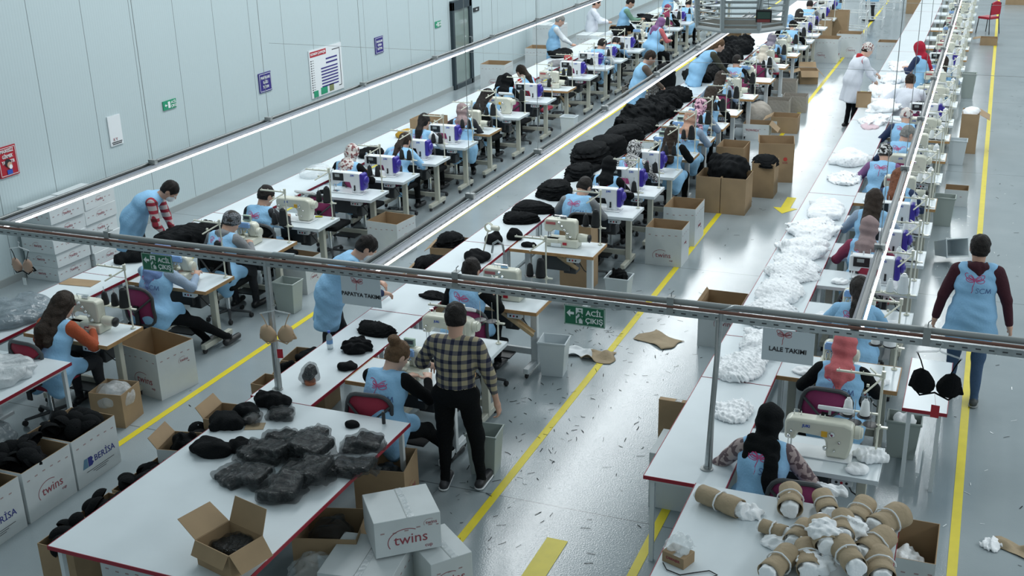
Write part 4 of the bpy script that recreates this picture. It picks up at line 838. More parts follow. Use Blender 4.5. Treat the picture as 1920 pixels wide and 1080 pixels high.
sit(1, 32.0, -8.35, 'woman in a maroon headscarf at a far wall-side machine', scarf=MARS, shirt=BLK)
sit(1, 33.4, -8.10, 'dark-haired worker next to the louvred diffuser', hair='short', hairm=DKH, shirt=WSH)
sit(2, 8.25, -4.50, 'woman with a light brown hair bun and black sleeves, seated before the plaid shirt', dy=-.10, hair='bun', hairm=LBH, shirt=BLK, pants=BLK, skin=SKINL, hl=(-.02, .46, .84), hr=(.22, .46, .86), lean=.22, head=(.42, -.5, 0), fr=(.34, .62, .08))
sit(2, 10.36, -4.70, 'seated man with cropped black hair and light blue vest behind the truss', hair='short', hairm=DKH, shirt=BLK, lean=.15, curve=.1)
sit(2, 13.88, -4.72, 'seated man with head bowed and grey sleeves, middle row', hair='short', hairm=DKH, shirt=GRYS, lean=.28, head=(.6, -.3, 0))
sit(2, 14.94, -4.66, 'woman in a plain black hijab and light blue vest, middle row', scarf=BLK, shirt=BLK, lean=.2)
sit(2, 15.99, -4.62, 'woman in a zebra-striped headscarf and striped sleeves', scarf=(ZEB, 'side'), shirt=ZEB, lean=.3)
sit(2, 17.07, -4.30, 'woman with straight brown hair beside the big black heap', hair='long', hairm=BRH, shirt=BLK, lean=.12, curve=.05)
sit(2, 18.22, -4.32, 'woman in a tan headscarf falling down her back', scarf=TAN, shirt=LBS, lean=.2)
sit(2, 19.33, -4.42, 'woman in a pink-patterned headscarf, middle row', scarf=(PNK, 'side'), shirt=LBS)
sit(2, 20.49, -4.50, 'woman with loose brown hair behind the pink-patterned scarf', hair='long', hairm=BRH, shirt=BLK)
sit(2, 22.0, -4.66, 'woman with chestnut hair near the standing ponytailed woman', hair='long', hairm=BRH, shirt=LBS)
sit(2, 23.84, -4.72, 'seated short-haired man in a light blue vest, back straight, middle distance', hair='short', hairm=DKH, shirt=BLK, lean=.12)
sit(2, 25.6, -4.52, 'woman in a cream headscarf leaning forward over her table', scarf=CRMS, shirt=WSH, vest=WSH, lean=.5, logo=False)
sit(2, 27.2, -4.62, 'worker in a grey scarf just right of the diffuser', scarf=GRSC, shirt=PBL, lean=.35)
sit(2, 29.44, -4.50, 'man in a black cap and vest right of the louvred diffuser', scarf=(BLK, 'cap'), hair='short', shirt=BLK)
sit(2, 30.5, -4.74, 'woman in a pale blue headscarf right of the diffuser', scarf=PBL, shirt=BLK)
sit(2, 31.75, -4.70, 'worker with black hair and black top behind the pale blue headscarf', hair='long', hairm=DKH, shirt=BLK, vest=BLK, logo=False)
sit(2, 33.7, -4.72, 'farthest seated man in the middle row, dark grey clothes', hair='short', hairm=DKH, shirt=GRYS, vest=VEST)
sit(3, 8.0, -1.20, 'woman in a black fringed headscarf and patterned blouse, nearest right-hand machine', dy=-.05, scarf=(BLK, 'tails'), shirt=CAMO, lean=.30, hl=(-.22, .40, .84), hr=(.20, .36, .84), pants=DKT)
sit(3, 9.64, -.84, 'woman in a coral red headscarf, black sleeves and light blue vest', dy=-.06, scarf=CORAL, shirt=BLK, lean=.2)
sit(3, 11.05, -.88, 'woman with a long black braid over her vest', hair='braid', hairm=DKH, shirt=VEST, lean=.22)
sit(3, 13.12, -1.00, 'woman in a mauve-grey hijab and dark red sleeves', scarf=MAUVE, shirt=MARS, lean=.2)
sit(3, 14.32, -1.06, 'woman with loose brown hair in front of the rail, right-hand row', hair='long', hairm=BRH, shirt=LBS, lean=.2)
sit(3, 15.47, -.86, 'woman with auburn hair partly hidden by the light rail', hair='long', hairm=AUB, shirt=NAV, lean=.3)
sit(3, 16.85, -1.17, 'woman in a black and white scarf, light blue vest and purple sleeves', scarf=(BWP, 'cap'), hair='short', shirt=PUR, lean=.3, curve=.3)
sit(3, 18.12, -1.02, 'grey-haired man with a face turned right, right-hand row', hair='short', hairm=GRH, shirt=NAV, head=(.3, -.8, 0))
sit(3, 19.48, -1.08, 'worker in a brown patterned cap behind the grey-haired man', scarf=(FLOR, 'cap'), shirt=NAV, lean=.4)
sit(3, 22.3, -1.22, 'seated man in a white coat reaching to the fabric table', hair='short', hairm=BRH, shirt=COATW, vest=COATW, logo=False, coat=True, build=1.25, sc=1.05, hl=(-.5, .45, .85), lean=.15)
sit(3, 24.9, -.78, 'woman with brown hair behind the rail, right-hand row', hair='long', hairm=BRH, shirt=LBS)
# standing
P('person', 'man in a navy and tan plaid shirt and black trousers standing with his back turned', (-3.86, 8.02, 0), .10, False, lean=.10, curve=.06, head=(.32, .25, 0), hl=(-.34, .34, 1.02), hr=(.36, .06, .83), fl=(-.14, .02, .08), fr=(.17, .10, .08), shirt=PLAID, pants=BLK, vest=None, hair='short', hairm=DKH, sleeve=.55, build=1.22, shoe=mat('black_white_trainer', (.03, .03, .035), .5), sole=WHITE)
P('person', 'man in a light blue vest, maroon hood and jeans walking away along the right aisle', (.17, 11.32, 0), .06, False, lean=.06, curve=.04, head=(.12, .0, 0), hl=(-.33, .04, .86), hr=(.35, -.04, .86), fl=(-.12, .12, .08), fr=(.11, -.06, .08), shirt=MAR, hood=MAR, pants=JEAN, hair='short', hairm=DKH, build=1.15, skirt=.30, shoe=mat('grey_trainer', (.05, .06, .06), .6), sole=mat('grey_sole', (.3, .32, .32), .6))
P('person', 'masked man in a light blue vest leaning behind the PAPATYA TAKIMI sheet', (-6.12, 9.75, 0), -1.0, False, lean=.55, curve=.30, head=(.35, 0, 0), hl=(-.22, .52, .98), hr=(.18, .55, .98), shirt=NAV, pants=DKT, hair='short', hairm=DKH, mask=WHITE, logo=False, fr=(.08, -.15, .08), fl=(-.12, .12, .08))
P('person', 'man in a light blue vest and red checked sleeves stooping deeply by the wall', (-9.98, 11.35, 0), -1.15, False, lean=.78, curve=.42, head=(.30, 0, 0), hl=(-.10, .48, .62+.1), hr=(.12, .45, .74), shirt=REDPL, pants=DKT, hair='short', hairm=DKH, mask=WHITE, logo=False, skirt=.45)
P('person', 'man in a light blue vest and brown sleeves standing between wall-side and middle rows', (-6.2, 21.6, 0), -1.1, False, lean=.22, curve=.18, head=(.35, 0, 0), hl=(-.15, .48, .95), hr=(.12, .50, .95), shirt=fab('brown_shirt', (.12, .09, .07)), pants=GRYS, hair='short', hairm=BRH, logo=False)
P('person', 'grey-haired man in white shirt and light blue vest holding black cloth', (-9.62, 26.2, 0), -1.1, False, lean=.10, curve=.10, head=(.5, 0, 0), hl=(-.02, .42, 1.02), hr=(.12, .42, 1.02), shirt=WSH, pants=DKT, hair='short', hairm=GRH, logo=False)
P('person', 'bearded man in a white lab coat standing beside the wall', (-9.75, 29.5, 0), -1.2, False, lean=.05, head=(.25, 0, 0), hl=(-.02, .42, 1.10), hr=(.12, .42, 1.10), shirt=COATW, pants=DKT, vest=COATW, coat=True, hair='short', hairm=DKH, logo=False)
P('person', 'man in a green shirt and light blue vest standing left of the diffuser', (-9.0, 29.9, 0), -1.2, False, lean=.12, head=(.4, 0, 0), hl=(-.02, .42, 1.10), hr=(.12, .45, 1.15), shirt=GRNS, pants=DKT, hair='short', hairm=DKH, logo=False)
P('person', 'standing worker in a light blue vest at the top edge, farthest by the wall', (-8.95, 34.3, 0), -1.2, False, lean=.15, shirt=GRYS, pants=DKT, hair='short', hairm=DKH, logo=False)
P('person', 'woman with a long wavy ponytail leaning across the middle table', (-5.42, 23.2, 0), -1.15, False, ph=1.08, lean=.72, curve=.25, head=(-.05, 0, 0), hl=(-.12, .72, .92), hr=(.12, .68, .95), shirt=BRS, pants=DKT, hair='flow', hairm=LBH, logo=False, skin=SKINL)
P('person', 'woman in a white coat and red scarf reaching across the fabric table', (-2.38, 23.55, 0), -1.0, False, lean=.30, curve=.18, head=(.25, 0, 0), hl=(-.18, .62, 1.0), hr=(.10, .42, .95), shirt=REDF, pants=BLK, vest=COATW, coat=True, hair='short', hairm=BRH, scarf=(FLOR, 'cap'), hood=REDF, logo=False, skirt=.48, skin=SKINL)
P('person', 'standing woman in a crimson headscarf, navy sleeves and light blue vest', (-1.12, 24.2, 0), 1.0, False, lean=.06, head=(.2, 0, 0), hl=(-.08, .34, 1.10), hr=(.10, .34, 1.10), shirt=NAV, pants=DKT, scarf=(CRIM, 'side'), logo=False, skin=SKINL, sc=.95)
P('person', 'worker in a light blue vest standing at the far rack, top of the picture', (-4.5, 37.6, 0), 2.4, False, lean=.15, shirt=BLK, pants=DKT, hair='short', hairm=DKH, logo=False)
P('person', 'second worker in light blue at the far racks, more to the right', (-3.6, 39.6, 0), 2.4, False, lean=.1, shirt=BLK, pants=DKT, hair='short', hairm=DKH, logo=False)
#@@PART6
# ------------------------------------------------------------------ cartons, bins, cloth and the rest
def twins_print(parent, s, loc, rot, m=LOGOR):
    r = text_obj('twins', .10*s, m, parent, loc, rot, name='printed_logo', ext=.0008); M = Euler(rot).to_matrix()
    P, F = stroke_mesh([loop(-.03, -.01, .115, .085, 0, 16, 1.0, 3.6)], .005); P = P*s; o = mesh_np('logo_arc', np.array([M @ Vector((x, y, 0))+Vector(loc) for x, y in P]), F, np.zeros(len(F), int), [m], parent, False)
    text_obj('cup', .035*s, m, parent, tuple(Vector(loc)+M @ Vector((.11*s, -.065*s, 0))), rot, name='printed_logo', ext=.0008)
def berisa_print(parent, loc, rot):
    M = Euler(rot).to_matrix(); L = Vector(loc); text_obj('BERİSA', .085, NAVY, parent, tuple(L+M @ Vector((.07, 0, 0))), rot, name='printed_name')
    f = MB()
    f.add([L+M @ Vector(p) for p in ((-.22, -.045, 0), (-.15, -.045, 0), (-.15, .045, 0), (-.19, .045, 0))], [(0, 1, 2, 3)]); f.build('pale_mark', [mat('steel_blue_print', (.10, .22, .33))], parent, smooth=0); f = MB()
    f.add([L+M @ Vector(p) for p in ((-.145, -.045, 0), (-.10, -.045, 0), (-.075, -.02, 0), (-.095, 0, 0), (-.08, .02, 0), (-.10, .045, 0), (-.145, .045, 0))], [(0, 1, 2, 3, 4, 5, 6)]); f.build('navy_mark', [NAVY], parent, smooth=0)
    f = MB()
    for k, w in ((0, .36), (1, .2), (2, .14)): f.add([L+M @ Vector(p) for p in ((-w/2, -.085-k*.018, 0), (w/2, -.085-k*.018, 0), (w/2, -.09-k*.018, 0), (-w/2, -.09-k*.018, 0))], [(3, 2, 1, 0)])
    f.build('printed_lines', [TXTK], parent, smooth=0)
def carton(label, x, y, w, d, h, rz=0., z=0., out=WHITEC, inn=BROWNC, closed=False, flaps=(), pr=(), name='carton', group=None):
    r = empty(name, (x, y, z), rz); tag(r, label, 'box', group); f = MB(); a, b, t = w/2, d/2, .006
    if closed:
        f.box((0, 0, h/2), (w, d, h)); f.build('body', [out], r, bevel=.004); f = MB(); f.box((0, 0, h+.001), (.004, d, .002)); f.build('lid_seam', [GREY], r); f = MB(); f.box((.03, 0, h+.0015), (.05, d, .001)); f.build('packing_tape', [PLAS], r)
    else:
        o = [(-a, -b), (a, -b), (a, b), (-a, b)]; i = [(-a+t, -b+t), (a-t, -b+t), (a-t, b-t), (-a+t, b-t)]
        vs = [(*p, 0) for p in o]+[(*p, h) for p in o]+[(*p, h) for p in i]+[(*p, t) for p in i]
        f.add(vs, [(0, 1, 5, 4), (1, 2, 6, 5), (2, 3, 7, 6), (3, 0, 4, 7), (3, 2, 1, 0)], 0); f.add(vs, [(4, 5, 9, 8), (5, 6, 10, 9), (6, 7, 11, 10), (7, 4, 8, 11)]+[(8, 9, 13, 12), (9, 10, 14, 13), (10, 11, 15, 14), (11, 8, 12, 15), (12, 13, 14, 15)], 1); f.build('body', [out, inn], r, smooth=0)
    for sd, ang, ln in flaps:                                     # side n e s w, angle from horizontal outward, length
        dx, dy, W = {'n': (0, 1, w), 's': (0, -1, w), 'e': (1, 0, d), 'w': (-1, 0, d)}[sd]; c, s = math.cos(ang)*ln, math.sin(ang)*ln
        f = MB(); px, py = -dy, dx; W = W/2-.004; p0 = Vector((dx*(a if dx else 0), dy*(b if dy else 0), h))
        q = [p0+Vector((px*W, py*W, 0)), p0-Vector((px*W, py*W, 0)), p0+Vector((-px*W*.95+dx*c, -py*W*.95+dy*c, s)), p0+Vector((px*W*.95+dx*c, py*W*.95+dy*c, s))]
        f.add(q, [(0, 1, 2, 3)]); fl = f.build('flap', [out if out is BROWNC else inn], r, smooth=0); md = fl.modifiers.new('t', 'SOLIDIFY'); md.thickness = .005; md.offset = 0
    for face, kind, u, v, s in pr:
        loc, rot = {'f': ((u, -b-.0015, v), (PI/2, 0, 0)), 'r': ((a+.0015, u, v), (PI/2, 0, PI/2)), 't': ((u, v, h+.002), (0, 0, 0))}[face]
        if kind == 'twins': twins_print(r, s, loc, rot)
        elif kind == 'berisa': berisa_print(r, loc, rot)
        elif kind == 'dot': f = MB(); f.lathe([(.022*s, 0), (.022*s, .002)], (0, 0, 0), 14); o = f.build('red_mark', [mat('red_print', (.5, .05, .04))], r, loc=loc, rot=rot); text_obj('kraft', .03*s, LOGOR, r, tuple(Vector(loc)-Vector((0, 0, .06))), rot)
        elif kind == 'green': f = MB(); f.box((0, 0, 0), (.14*s, .07*s, .002)); f.build('green_label', [mat('label_green', (.03, .30, .12))], r, loc=loc, rot=rot)
        elif kind == 'paper': f = MB(); f.box((0, 0, 0), (.12*s, .15*s, .002)); f.build('paper_label', [WHITEC], r, loc=loc, rot=rot)
        else: text_obj(kind, .05*s, LOGOR, r, loc, rot, name='printed_name', bold=.01)
    if out is WHITEC and w > .3:                                   # row of small dark red stamps near the top edge
        f = MB()
        for k in range(int(w/.09)): f.box((-a+.06+k*.09, -b-.001, h-.10+.01*math.sin(k*5)), (.03, .001, .010))
        for k in range(int(d/.09)): f.box((a+.001, -b+.06+k*.09, h-.10+.01*math.sin(k*7)), (.001, .03, .010))
        f.build('stamp_row', [mat('faded_stamp', (.38, .26, .26))], r, smooth=0)
    return r
def blob(name, label, cat, x, y, z, rx, ry, h, m, seed=0, n=9, noise=.012, nf=30., res=.018, rz=0., group=None, kind=None, flat=.5):
    """a lumpy heap of soft cloth resting on the plane z"""
    rs = np.random.RandomState(seed); s = Sdf()
    s.ell((0, 0, h*.25), (rx*.82, ry*.82, h*.55), k=.04)
    for k in range(n):
        t = rs.rand()*2*PI; q = math.sqrt(rs.rand())*.62; a = rs.uniform(.22, .42); s.ell((rx*q*math.cos(t), ry*q*math.sin(t), h*rs.uniform(.2, .62)*(1-q*.5)), (rx*a, ry*a, h*rs.uniform(.28, .5)), rotm(rs.uniform(-.4, .4), rs.rand()*3, rs.uniform(-.4, .4)), k=.03)
    s.cut((0, 0, .001), (0, 0, -1)); o = sdf_obj(name, s, res, [m], None, noise, nf, seed); o.location = (x, y, z); o.rotation_euler.z = rz
    return tag(o, label, cat, group, kind)
def stack(name, label, x, y, z, rx, ry, h, m, seed=0, layers=9, rz=0., jag=.05, dome=.25, group=None, cat='fabric'):
    """layered cut cloth with ragged edges"""
    rs = np.random.RandomState(seed); N = 56; th = np.arange(N)*2*PI/N; base = 1+.10*np.sin(2*th+rs.rand()*6)+.07*np.sin(3*th+rs.rand()*6)+.05*np.sin(5*th+rs.rand()*6); vs = []; fs = []
    for l in range(layers+1):
        for e in (0, 1):
            zz = h*(l+e*.85)/(layers+1); sh = (1-dome*((l+e)/(layers+1))**2.2); j = 1+jag*rs.randn(N)*.6+rs.uniform(-jag, jag)
            for t, b, jj in zip(th, base, j): vs.append((rx*b*sh*jj*math.cos(t), ry*b*sh*jj*math.sin(t), zz+.012*math.sin(2*t+seed)*(l > 0)))
    R = 2*(layers+1)
    fs = [(i*N+k, i*N+(k+1) % N, (i+1)*N+(k+1) % N, (i+1)*N+k) for i in range(R-1) for k in range(N)]
    for q, zz in ((.7, h*1.08), (.35, h*1.12)): vs += [(rx*b*q*(1-dome)*math.cos(t), ry*b*q*(1-dome)*math.sin(t), zz+rs.randn()*.004) for t, b in zip(th, base)]
    for i in (R-1, R): fs += [(i*N+k, i*N+(k+1) % N, (i+1)*N+(k+1) % N, (i+1)*N+k) for k in range(N)]
    fs += [tuple(range((R+1)*N, (R+2)*N)), tuple(range(N-1, -1, -1))]; mb = MB(); mb.add(vs, fs); o = mb.build(name, [m], None, smooth=60, loc=(x, y, z)); o.rotation_euler.z = rz
    return tag(o, label, cat, group)
def bin_(label, x, y, m=BIN, rz=0., h=.40, w=.30, d=.24, tilt=None, z=0.):
    r = empty('waste_bin', (x, y, z), rz); f = MB(); a, b, t, q = w/2, d/2, .006, .78
    o = [(-a*q, -b*q, 0), (a*q, -b*q, 0), (a*q, b*q, 0), (-a*q, b*q, 0), (-a, -b, h), (a, -b, h), (a, b, h), (-a, b, h), (-a+t, -b+t, h), (a-t, -b+t, h), (a-t, b-t, h), (-a+t, b-t, h), (-a*q+t, -b*q+t, t), (a*q-t, -b*q+t, t), (a*q-t, b*q-t, t), (-a*q+t, b*q-t, t)]
    f.add(o, [(0, 1, 5, 4), (1, 2, 6, 5), (2, 3, 7, 6), (3, 0, 4, 7), (4, 5, 9, 8), (5, 6, 10, 9), (6, 7, 11, 10), (7, 4, 8, 11), (8, 9, 13, 12), (9, 10, 14, 13), (10, 11, 15, 14), (11, 8, 12, 15), (12, 13, 14, 15), (3, 2, 1, 0)]); f.build('tub', [m], r, bevel=.008)
    f = MB()
    for c, s in (((0, -b, h-.012), (w+.02, .012, .022)), ((0, b, h-.012), (w+.02, .012, .022)), ((a, 0, h-.012), (.012, d+.02, .022)), ((-a, 0, h-.012), (.012, d+.02, .022))): f.box(c, s)
    f.build('rim', [m], r, bevel=.004)
    if tilt: r.rotation_euler = tilt
    return tag(r, label, 'bin')
B = BROWNC
# left side
carton('large open white carton with brown inside beside the orange-sleeved woman, twins print', -7.81, 8.93, .66, .50, .52, -.20, flaps=(), pr=(('f', 'twins', .1, .18, 1.1), ('r', 'twins', .1, .34, .5)))
lc = carton('brown carton lined with milky plastic film, on the floor by the left aisle line', -7.68, 8.12, .36, .34, .36, .15, out=B)
blob('plastic_liner', 'milky plastic film spilling over the rim of the lined brown carton', 'plastic film', -7.68, 8.12, .20, .24, .23, .24, PLAS, 3, 6, .012, 30, .016)
for i, (y0, kd, lb) in enumerate(((5.92, 'berisa', 'nearest open white BERISA carton full of black cups, left border'), (6.55, 'twins', 'open white twins carton full of black cups between two BERISA cartons'), (7.14, 'berisa', 'farther open white BERISA carton heaped with black cups'))):
    c = carton(lb, -7.32, y0, .50, .565 if i else .62, .48, 0., flaps=(), pr=(('r', kd, .02, .20, 1.15),))
def b_cup(m=BLKF, r0=.088):
    def g():
        mb = MB(); P = [(r0*math.cos(t), r0*.85*math.sin(t)) for t in np.linspace(0, 1.45, 7)]; mb.lathe(P+[(.004, r0*.85)], (0, 0, 0), 16, cap=False); mb.lathe([(p[0]*.9, p[1]*.9) for p in P[::-1]]+[(r0, 0)], (0, 0, 0), 16, cap=False); return mb.build('bra_cup', [m], None, smooth=60)
    return g
rs = random.Random(5)
def cups(n, x, y, z, rx, ry, dz, label, group):
    for k in range(n):
        t = rs.random()*2*PI; q = math.sqrt(rs.random()); o = inst('cup', b_cup(), (x+rx*q*math.cos(t), y+ry*q*math.sin(t), z+rs.uniform(0, dz)*(1-q*.6)), 0, label, 'bra cup', group)
        o.rotation_euler = (rs.uniform(-1.1, 1.1), rs.uniform(-1.1, 1.1), rs.random()*6); o.scale = (rs.uniform(1, 1.25), 1, 1)
for i, (y0, t) in enumerate(((5.92, 'nearest BERISA carton at the left border'), (6.55, 'twins carton between the two BERISA cartons'), (7.14, 'farther BERISA carton beside the clear plastic'))):
    blob('cup_pile', 'dense dark mass of black cups filling the %s' % t, 'bra cups', -7.32, y0, .20, .235, .27, .34, BLKF, 20+i, 8, .008, 25, .02)
    cups(22, -7.32, y0, .44, .19, .22, .16, 'round black bra cup in the heap on the %s' % t, 'black bra cups on the '+t)
n = 0
for lay in range(5):
    for col in (0, 1):
        carton('flat white twins carton in the stack by the wall, %s column, %s from the floor' % (('nearer', 'farther')[col], ords[lay] if lay else 'lowest'), -11.44+rs.uniform(-.03, .03), 11.45+col*.66+rs.uniform(-.02, .02), .56, .62, .20, rs.uniform(-.03, .03), z=lay*.2015, closed=True, pr=(('r', 'twins', 0, .10, .62), ('f', 'twins', 0, .10, .62)), group='flat cartons stacked by the wall')
carton('open white carton with twins print beside the worker in the knitted cap', -7.98, 12.02+.0, .50, .36, .46, -.05, pr=(('f', 'twins', .05, .15, .8), ('r', 'twins', 0, .2, .6)))
carton('open white carton with brown inside, in the aisle before the empty maroon chair', -7.50, 13.74, .50, .48, .50, -.1, pr=(('r', 'twins', 0, .25, .8),))
bin_('grey-green waste bin beside the left post of the truss', -7.66, 11.28)
blob('plastic_bag', 'large grey-clear plastic bag lying on the red-edged narrow table', 'bag', -9.2, 8.42, TH, .42, .52, .20, mat('smoky_film', (.20, .25, .28), .12, alpha=.72, bump=1., bscale=14), 31, 8, .010, 22, .018, rz=-.3)
blob('plastic_bag', 'crumpled white-clear plastic bag on the left border table', 'bag', -8.25, 7.22, TH, .46, .42, .20, mat('milky_film', (.62, .66, .68), .2, alpha=.72, bump=1., bscale=14), 32, 11, .018, 28, .016)
blob('plastic_bag', 'clear plastic sack hanging below the left border table', 'bag', -8.15, 6.8, .02, .45, .42, .66, mat('grey_film', (.25, .29, .31), .2, alpha=.8, bump=1., bscale=14), 33, 11, .018, 28, .025)
f = MB(); f.box((0, 0, .003), (.42, .20, .006)); tag(f.build('cardboard_sheet', [B], loc=(-9.28, 9.55, TH), rot=(0, 0, .1)), 'small brown cardboard sheet on the narrow left table', 'cardboard')
o = blob('foam_pad', 'flat black padded oval on the narrow left table', 'pad', -9.05, 9.08, TH, .13, .09, .05, BLKF, 34, 4, .002, 20, .010)
for i, (px, py, rx, ry, h, lb) in enumerate(((345, 445, .38, .55, .24, 'tall lump of black cloth before the stooping man'), (275, 470, .26, .40, .20, 'black cloth lump next to the cardboard sheet'), (230, 482, .14, .16, .12, 'small rounded black lump beside the blue hood'), (395, 432, .26, .30, .18, 'black cloth behind the knitted cap'))):
    x, y = at(px, py, TH+.06); blob('black_cloth', lb, 'fabric', max(x, -9.35), y, TH, rx*.85, ry, h, BLKF, 40+i, 10, .010, 34, .018)
for i, (px, py, rx, ry, h, m, lb) in enumerate(((590, 322, .26, .34, .14, PLAS, 'grey translucent bundle on the wall-side narrow table'), (700, 285, .22, .34, .16, BLKF, 'black bundle left of the dark-haired woman'), (760, 250, .18, .25, .14, mat('mustard_cloth', (.42, .24, .02), .9), 'mustard yellow cloth beside the ponytailed woman'), (955, 165, .20, .40, .34, BLKF, 'upright black cloth heap left of the red sweater'), (1050, 100, .28, .6, .18, BLKF, 'long black cloth bundle on the far wall-side table'), (1060, 118, .25, .35, .12, mat('grey_lace', (.22, .22, .23), .9), 'grey lace heap on the wall-side table'), (1075, 108, .12, .14, .12, REDF, 'red cloth ball on the wall-side table'), (1195, 60, .20, .8, .28, BLKF, 'black fabric pulled up by the green-shirted man'), (1230, 38, .22, .8, .22, BLKF, 'black fabric heap at the far wall-side table'))):
    x, y = at(px, py, TH+.05); blob('cloth_heap', lb, 'fabric', max(min(x, -9.0), -9.35), y, TH, rx, ry, h, m, 60+i, 8, .010, 30, .02)
blob('lime_bundle', 'lime yellow bundle on the table near the purple headscarf', 'fabric', -7.95, 29.75, TH, .13, .13, .2, mat('lime_cloth', (.50, .60, .05), .8), 77, 5, .006, 30, .02)
carton('brown carton on the floor behind the dark ponytail', -9.0, 18.1, .5, .5, .95, 0, out=B)
carton('open white twins carton by the wall, nearest the glass door', -10.85, 25.6, .62, .6, .62, .05, pr=(('f', 'twins', .05, .2, 1.), ('r', 'twins', 0, .3, .8)))
carton('open white twins carton by the wall behind the grey-haired man', -10.6, 27.9, .62, .6, .66, .05, pr=(('f', 'twins', .05, .2, 1.),))
carton('tall closed white carton by the wall, behind two open ones', -11.1, 30.0, .8, .6, .95, 0, closed=True)
carton('big closed white carton standing left of the stooping worker, lower one', -9.6, 30.6+.0-1.6, .01+.62, .6, .45, 0, closed=True); carton('big closed white carton left of the stooping worker, upper one', -9.6, 29.0, .62, .6, .42, 0, z=.4525, closed=True)
carton('brown carton beside the two stacked white ones, wall side', -8.95+.0, 29.95, .40, .5, .86, 0, out=B)
carton('small open brown carton on the floor beside the wall, far end', -10.2, 33.5, .55, .5, .45, .2, out=B)
bin_('white waste bin in front of the wood-edged machine near the dark crates', -7.48, 21.25, BINW, h=.42)
def crate(label, x, y, z=0.):
    r = empty('plastic_crate', (x, y, z)); f = MB(); f.box((0, 0, .02), (.6, .8, .03))
    for k in range(5): 
        zz = .06+k*.075
        for c, s in (((0, -.4, zz), (.6, .02, .035)), ((0, .4, zz), (.6, .02, .035)), ((-.3, 0, zz), (.02, .8, .035)), ((.3, 0, zz), (.02, .8, .035))): f.box(c, s)
    for sx in (-1, 1):
        for sy in (-1, 0, 1): f.box((sx*.3, sy*.39, .20), (.03, .03, .40))
    f.build('basket', [mat('brown_grey_plastic', (.13, .12, .11), .6)], r, smooth=0); return tag(r, label, 'crate')
crate('dark grey openwork plastic crate on the aisle floor beside the standing man', -7.1, 25.0)
blob('black_cloth', 'black cloth filling the openwork crate beside the standing man', 'fabric', -7.1, 25.0, .36, .27, .36, .28, BLKF, 81, 8, .01, 30, .025)
blob('black_cloth', 'black bundle on the floor by the casters, behind the crate', 'fabric', -7.0, 26.6, .0, .36, .4, .75, BLKF, 82, 8, .01, 30, .03)
carton('open brown carton left of the louvred diffuser', -6.9, 33.6, .6, .6, .5, .3, out=B, flaps=(('e', -.3, .25), ('s', -.2, .2)))
carton('second brown carton behind the light rail end', -6.2, 33.2, .5, .5, .5, .1, out=B)
blob('grey_cloth', 'grey cloth heap on the floor left of the brown cartons', 'fabric', -7.0, 31.8, 0, .35, .4, .25, mat('grey_lace', (.22, .22, .23)), 83, 8, .01, 30, .03)
# middle row: black stacks on the narrow table
for i, (px, py, rx, ry, h, j, lb) in enumerate(((975, 408, .22, .18, .10, .05, 'small ragged black stack on the middle table before the big flat one'), (1000, 388, .27, .22, .10, .02, 'flat black cloth stack on the middle table'), (1050, 360, .26, .28, .17, .05, 'domed black stack with ragged edge behind the flat stack'), (1095, 325, .22, .26, .16, .04, 'black pile beside the bowed man'), (1112, 322, .16, .5, .06, .02, 'thin flat black sheet pile beyond the bowed man'), (1105, 297, .27, .52, .26, .06, 'large fringed black stack left of the black hijab'), (1140, 283, .25, .45, .26, .03, 'smooth tall black stack behind the fringed one'), (1165, 262, .27, .5, .24, .05, 'black stack left of the zebra scarf'))):
    x, y = at(px, py, TH+.05); stack('black_cloth_stack', lb, min(max(x, -5.5), -5.36), y, TH, rx, ry, h, BLKF, 90+i, 8, rz=rs.uniform(-.2, .2), jag=j, group=None)
for i, (Y, h) in enumerate(((18.7, .24), (19.7, .34), (20.7, .40), (21.7, .34), (23.9, .30), (25.0, .36), (26.2, .42), (27.6, .36))):
    blob('black_cloth_heap', '%s part of the long black cloth heap on the middle table' % ords[i], 'fabric', -5.44+rs.uniform(-.05, .05), Y, TH, rs.uniform(.32, .40), rs.uniform(.6, .85), h*rs.uniform(.75, 1.15), BLKF, 110+i, 18, .020, 38, .024, rz=rs.uniform(-.25, .25), group='long black heap')
for i, (px, py) in enumerate(((800, 273), (0, 0))):
    pass
for i, (px, py, s, lb) in enumerate(((925, 447, .13, 'black bundle on the middle table above the short-haired man, left one'), (965, 440, .12, 'black bundle beside the coiled hose, middle table'))):
    x, y = at(px, py, TH+.05); blob('black_bundle', lb, 'fabric', x, y, TH, s, s, .15, BLKF, 130+i, 6, .006, 30, .012)
x, y = at(968, 487, TH+.05); blob('black_bundle', 'black cloth draped over the table edge behind the short-haired man', 'fabric', -5.28, y, TH, .18, .2, .12, BLKF, 133, 7, .008, 30, .012)
def sheetpile(label, px, py, z, rx, ry, h, seed, rz=0., jag=.04, lay=6): x, y = at(px, py, z+.02); return stack('black_cloth_pile', label, x, y, z, rx, ry, h, BLKF, seed, lay, rz, jag)
sheetpile('long black cloth roll on the middle table, above the coiled hair', 705, 620, TH, .24, .11, .09, 140, -.15, .05)
x, y = at(670, 655, TH); blob('black_cloth', 'crumpled black cloth left of the hair bun', 'fabric', x, y, TH, .18, .18, .13, BLKF, 141, 9, .012, 40, .010)
x, y = at(652, 690, TH); blob('black_cloth', 'small folded black piece before the bun woman', 'fabric', x, y, TH, .11, .10, .07, BLKF, 142, 5, .006, 30, .008)
x, y = at(825, 550, TH); sheetpile('flat black cut pieces below the truss, middle table', 812, 553, TH, .20, .10, .03, 143, -.2, .06, 2)
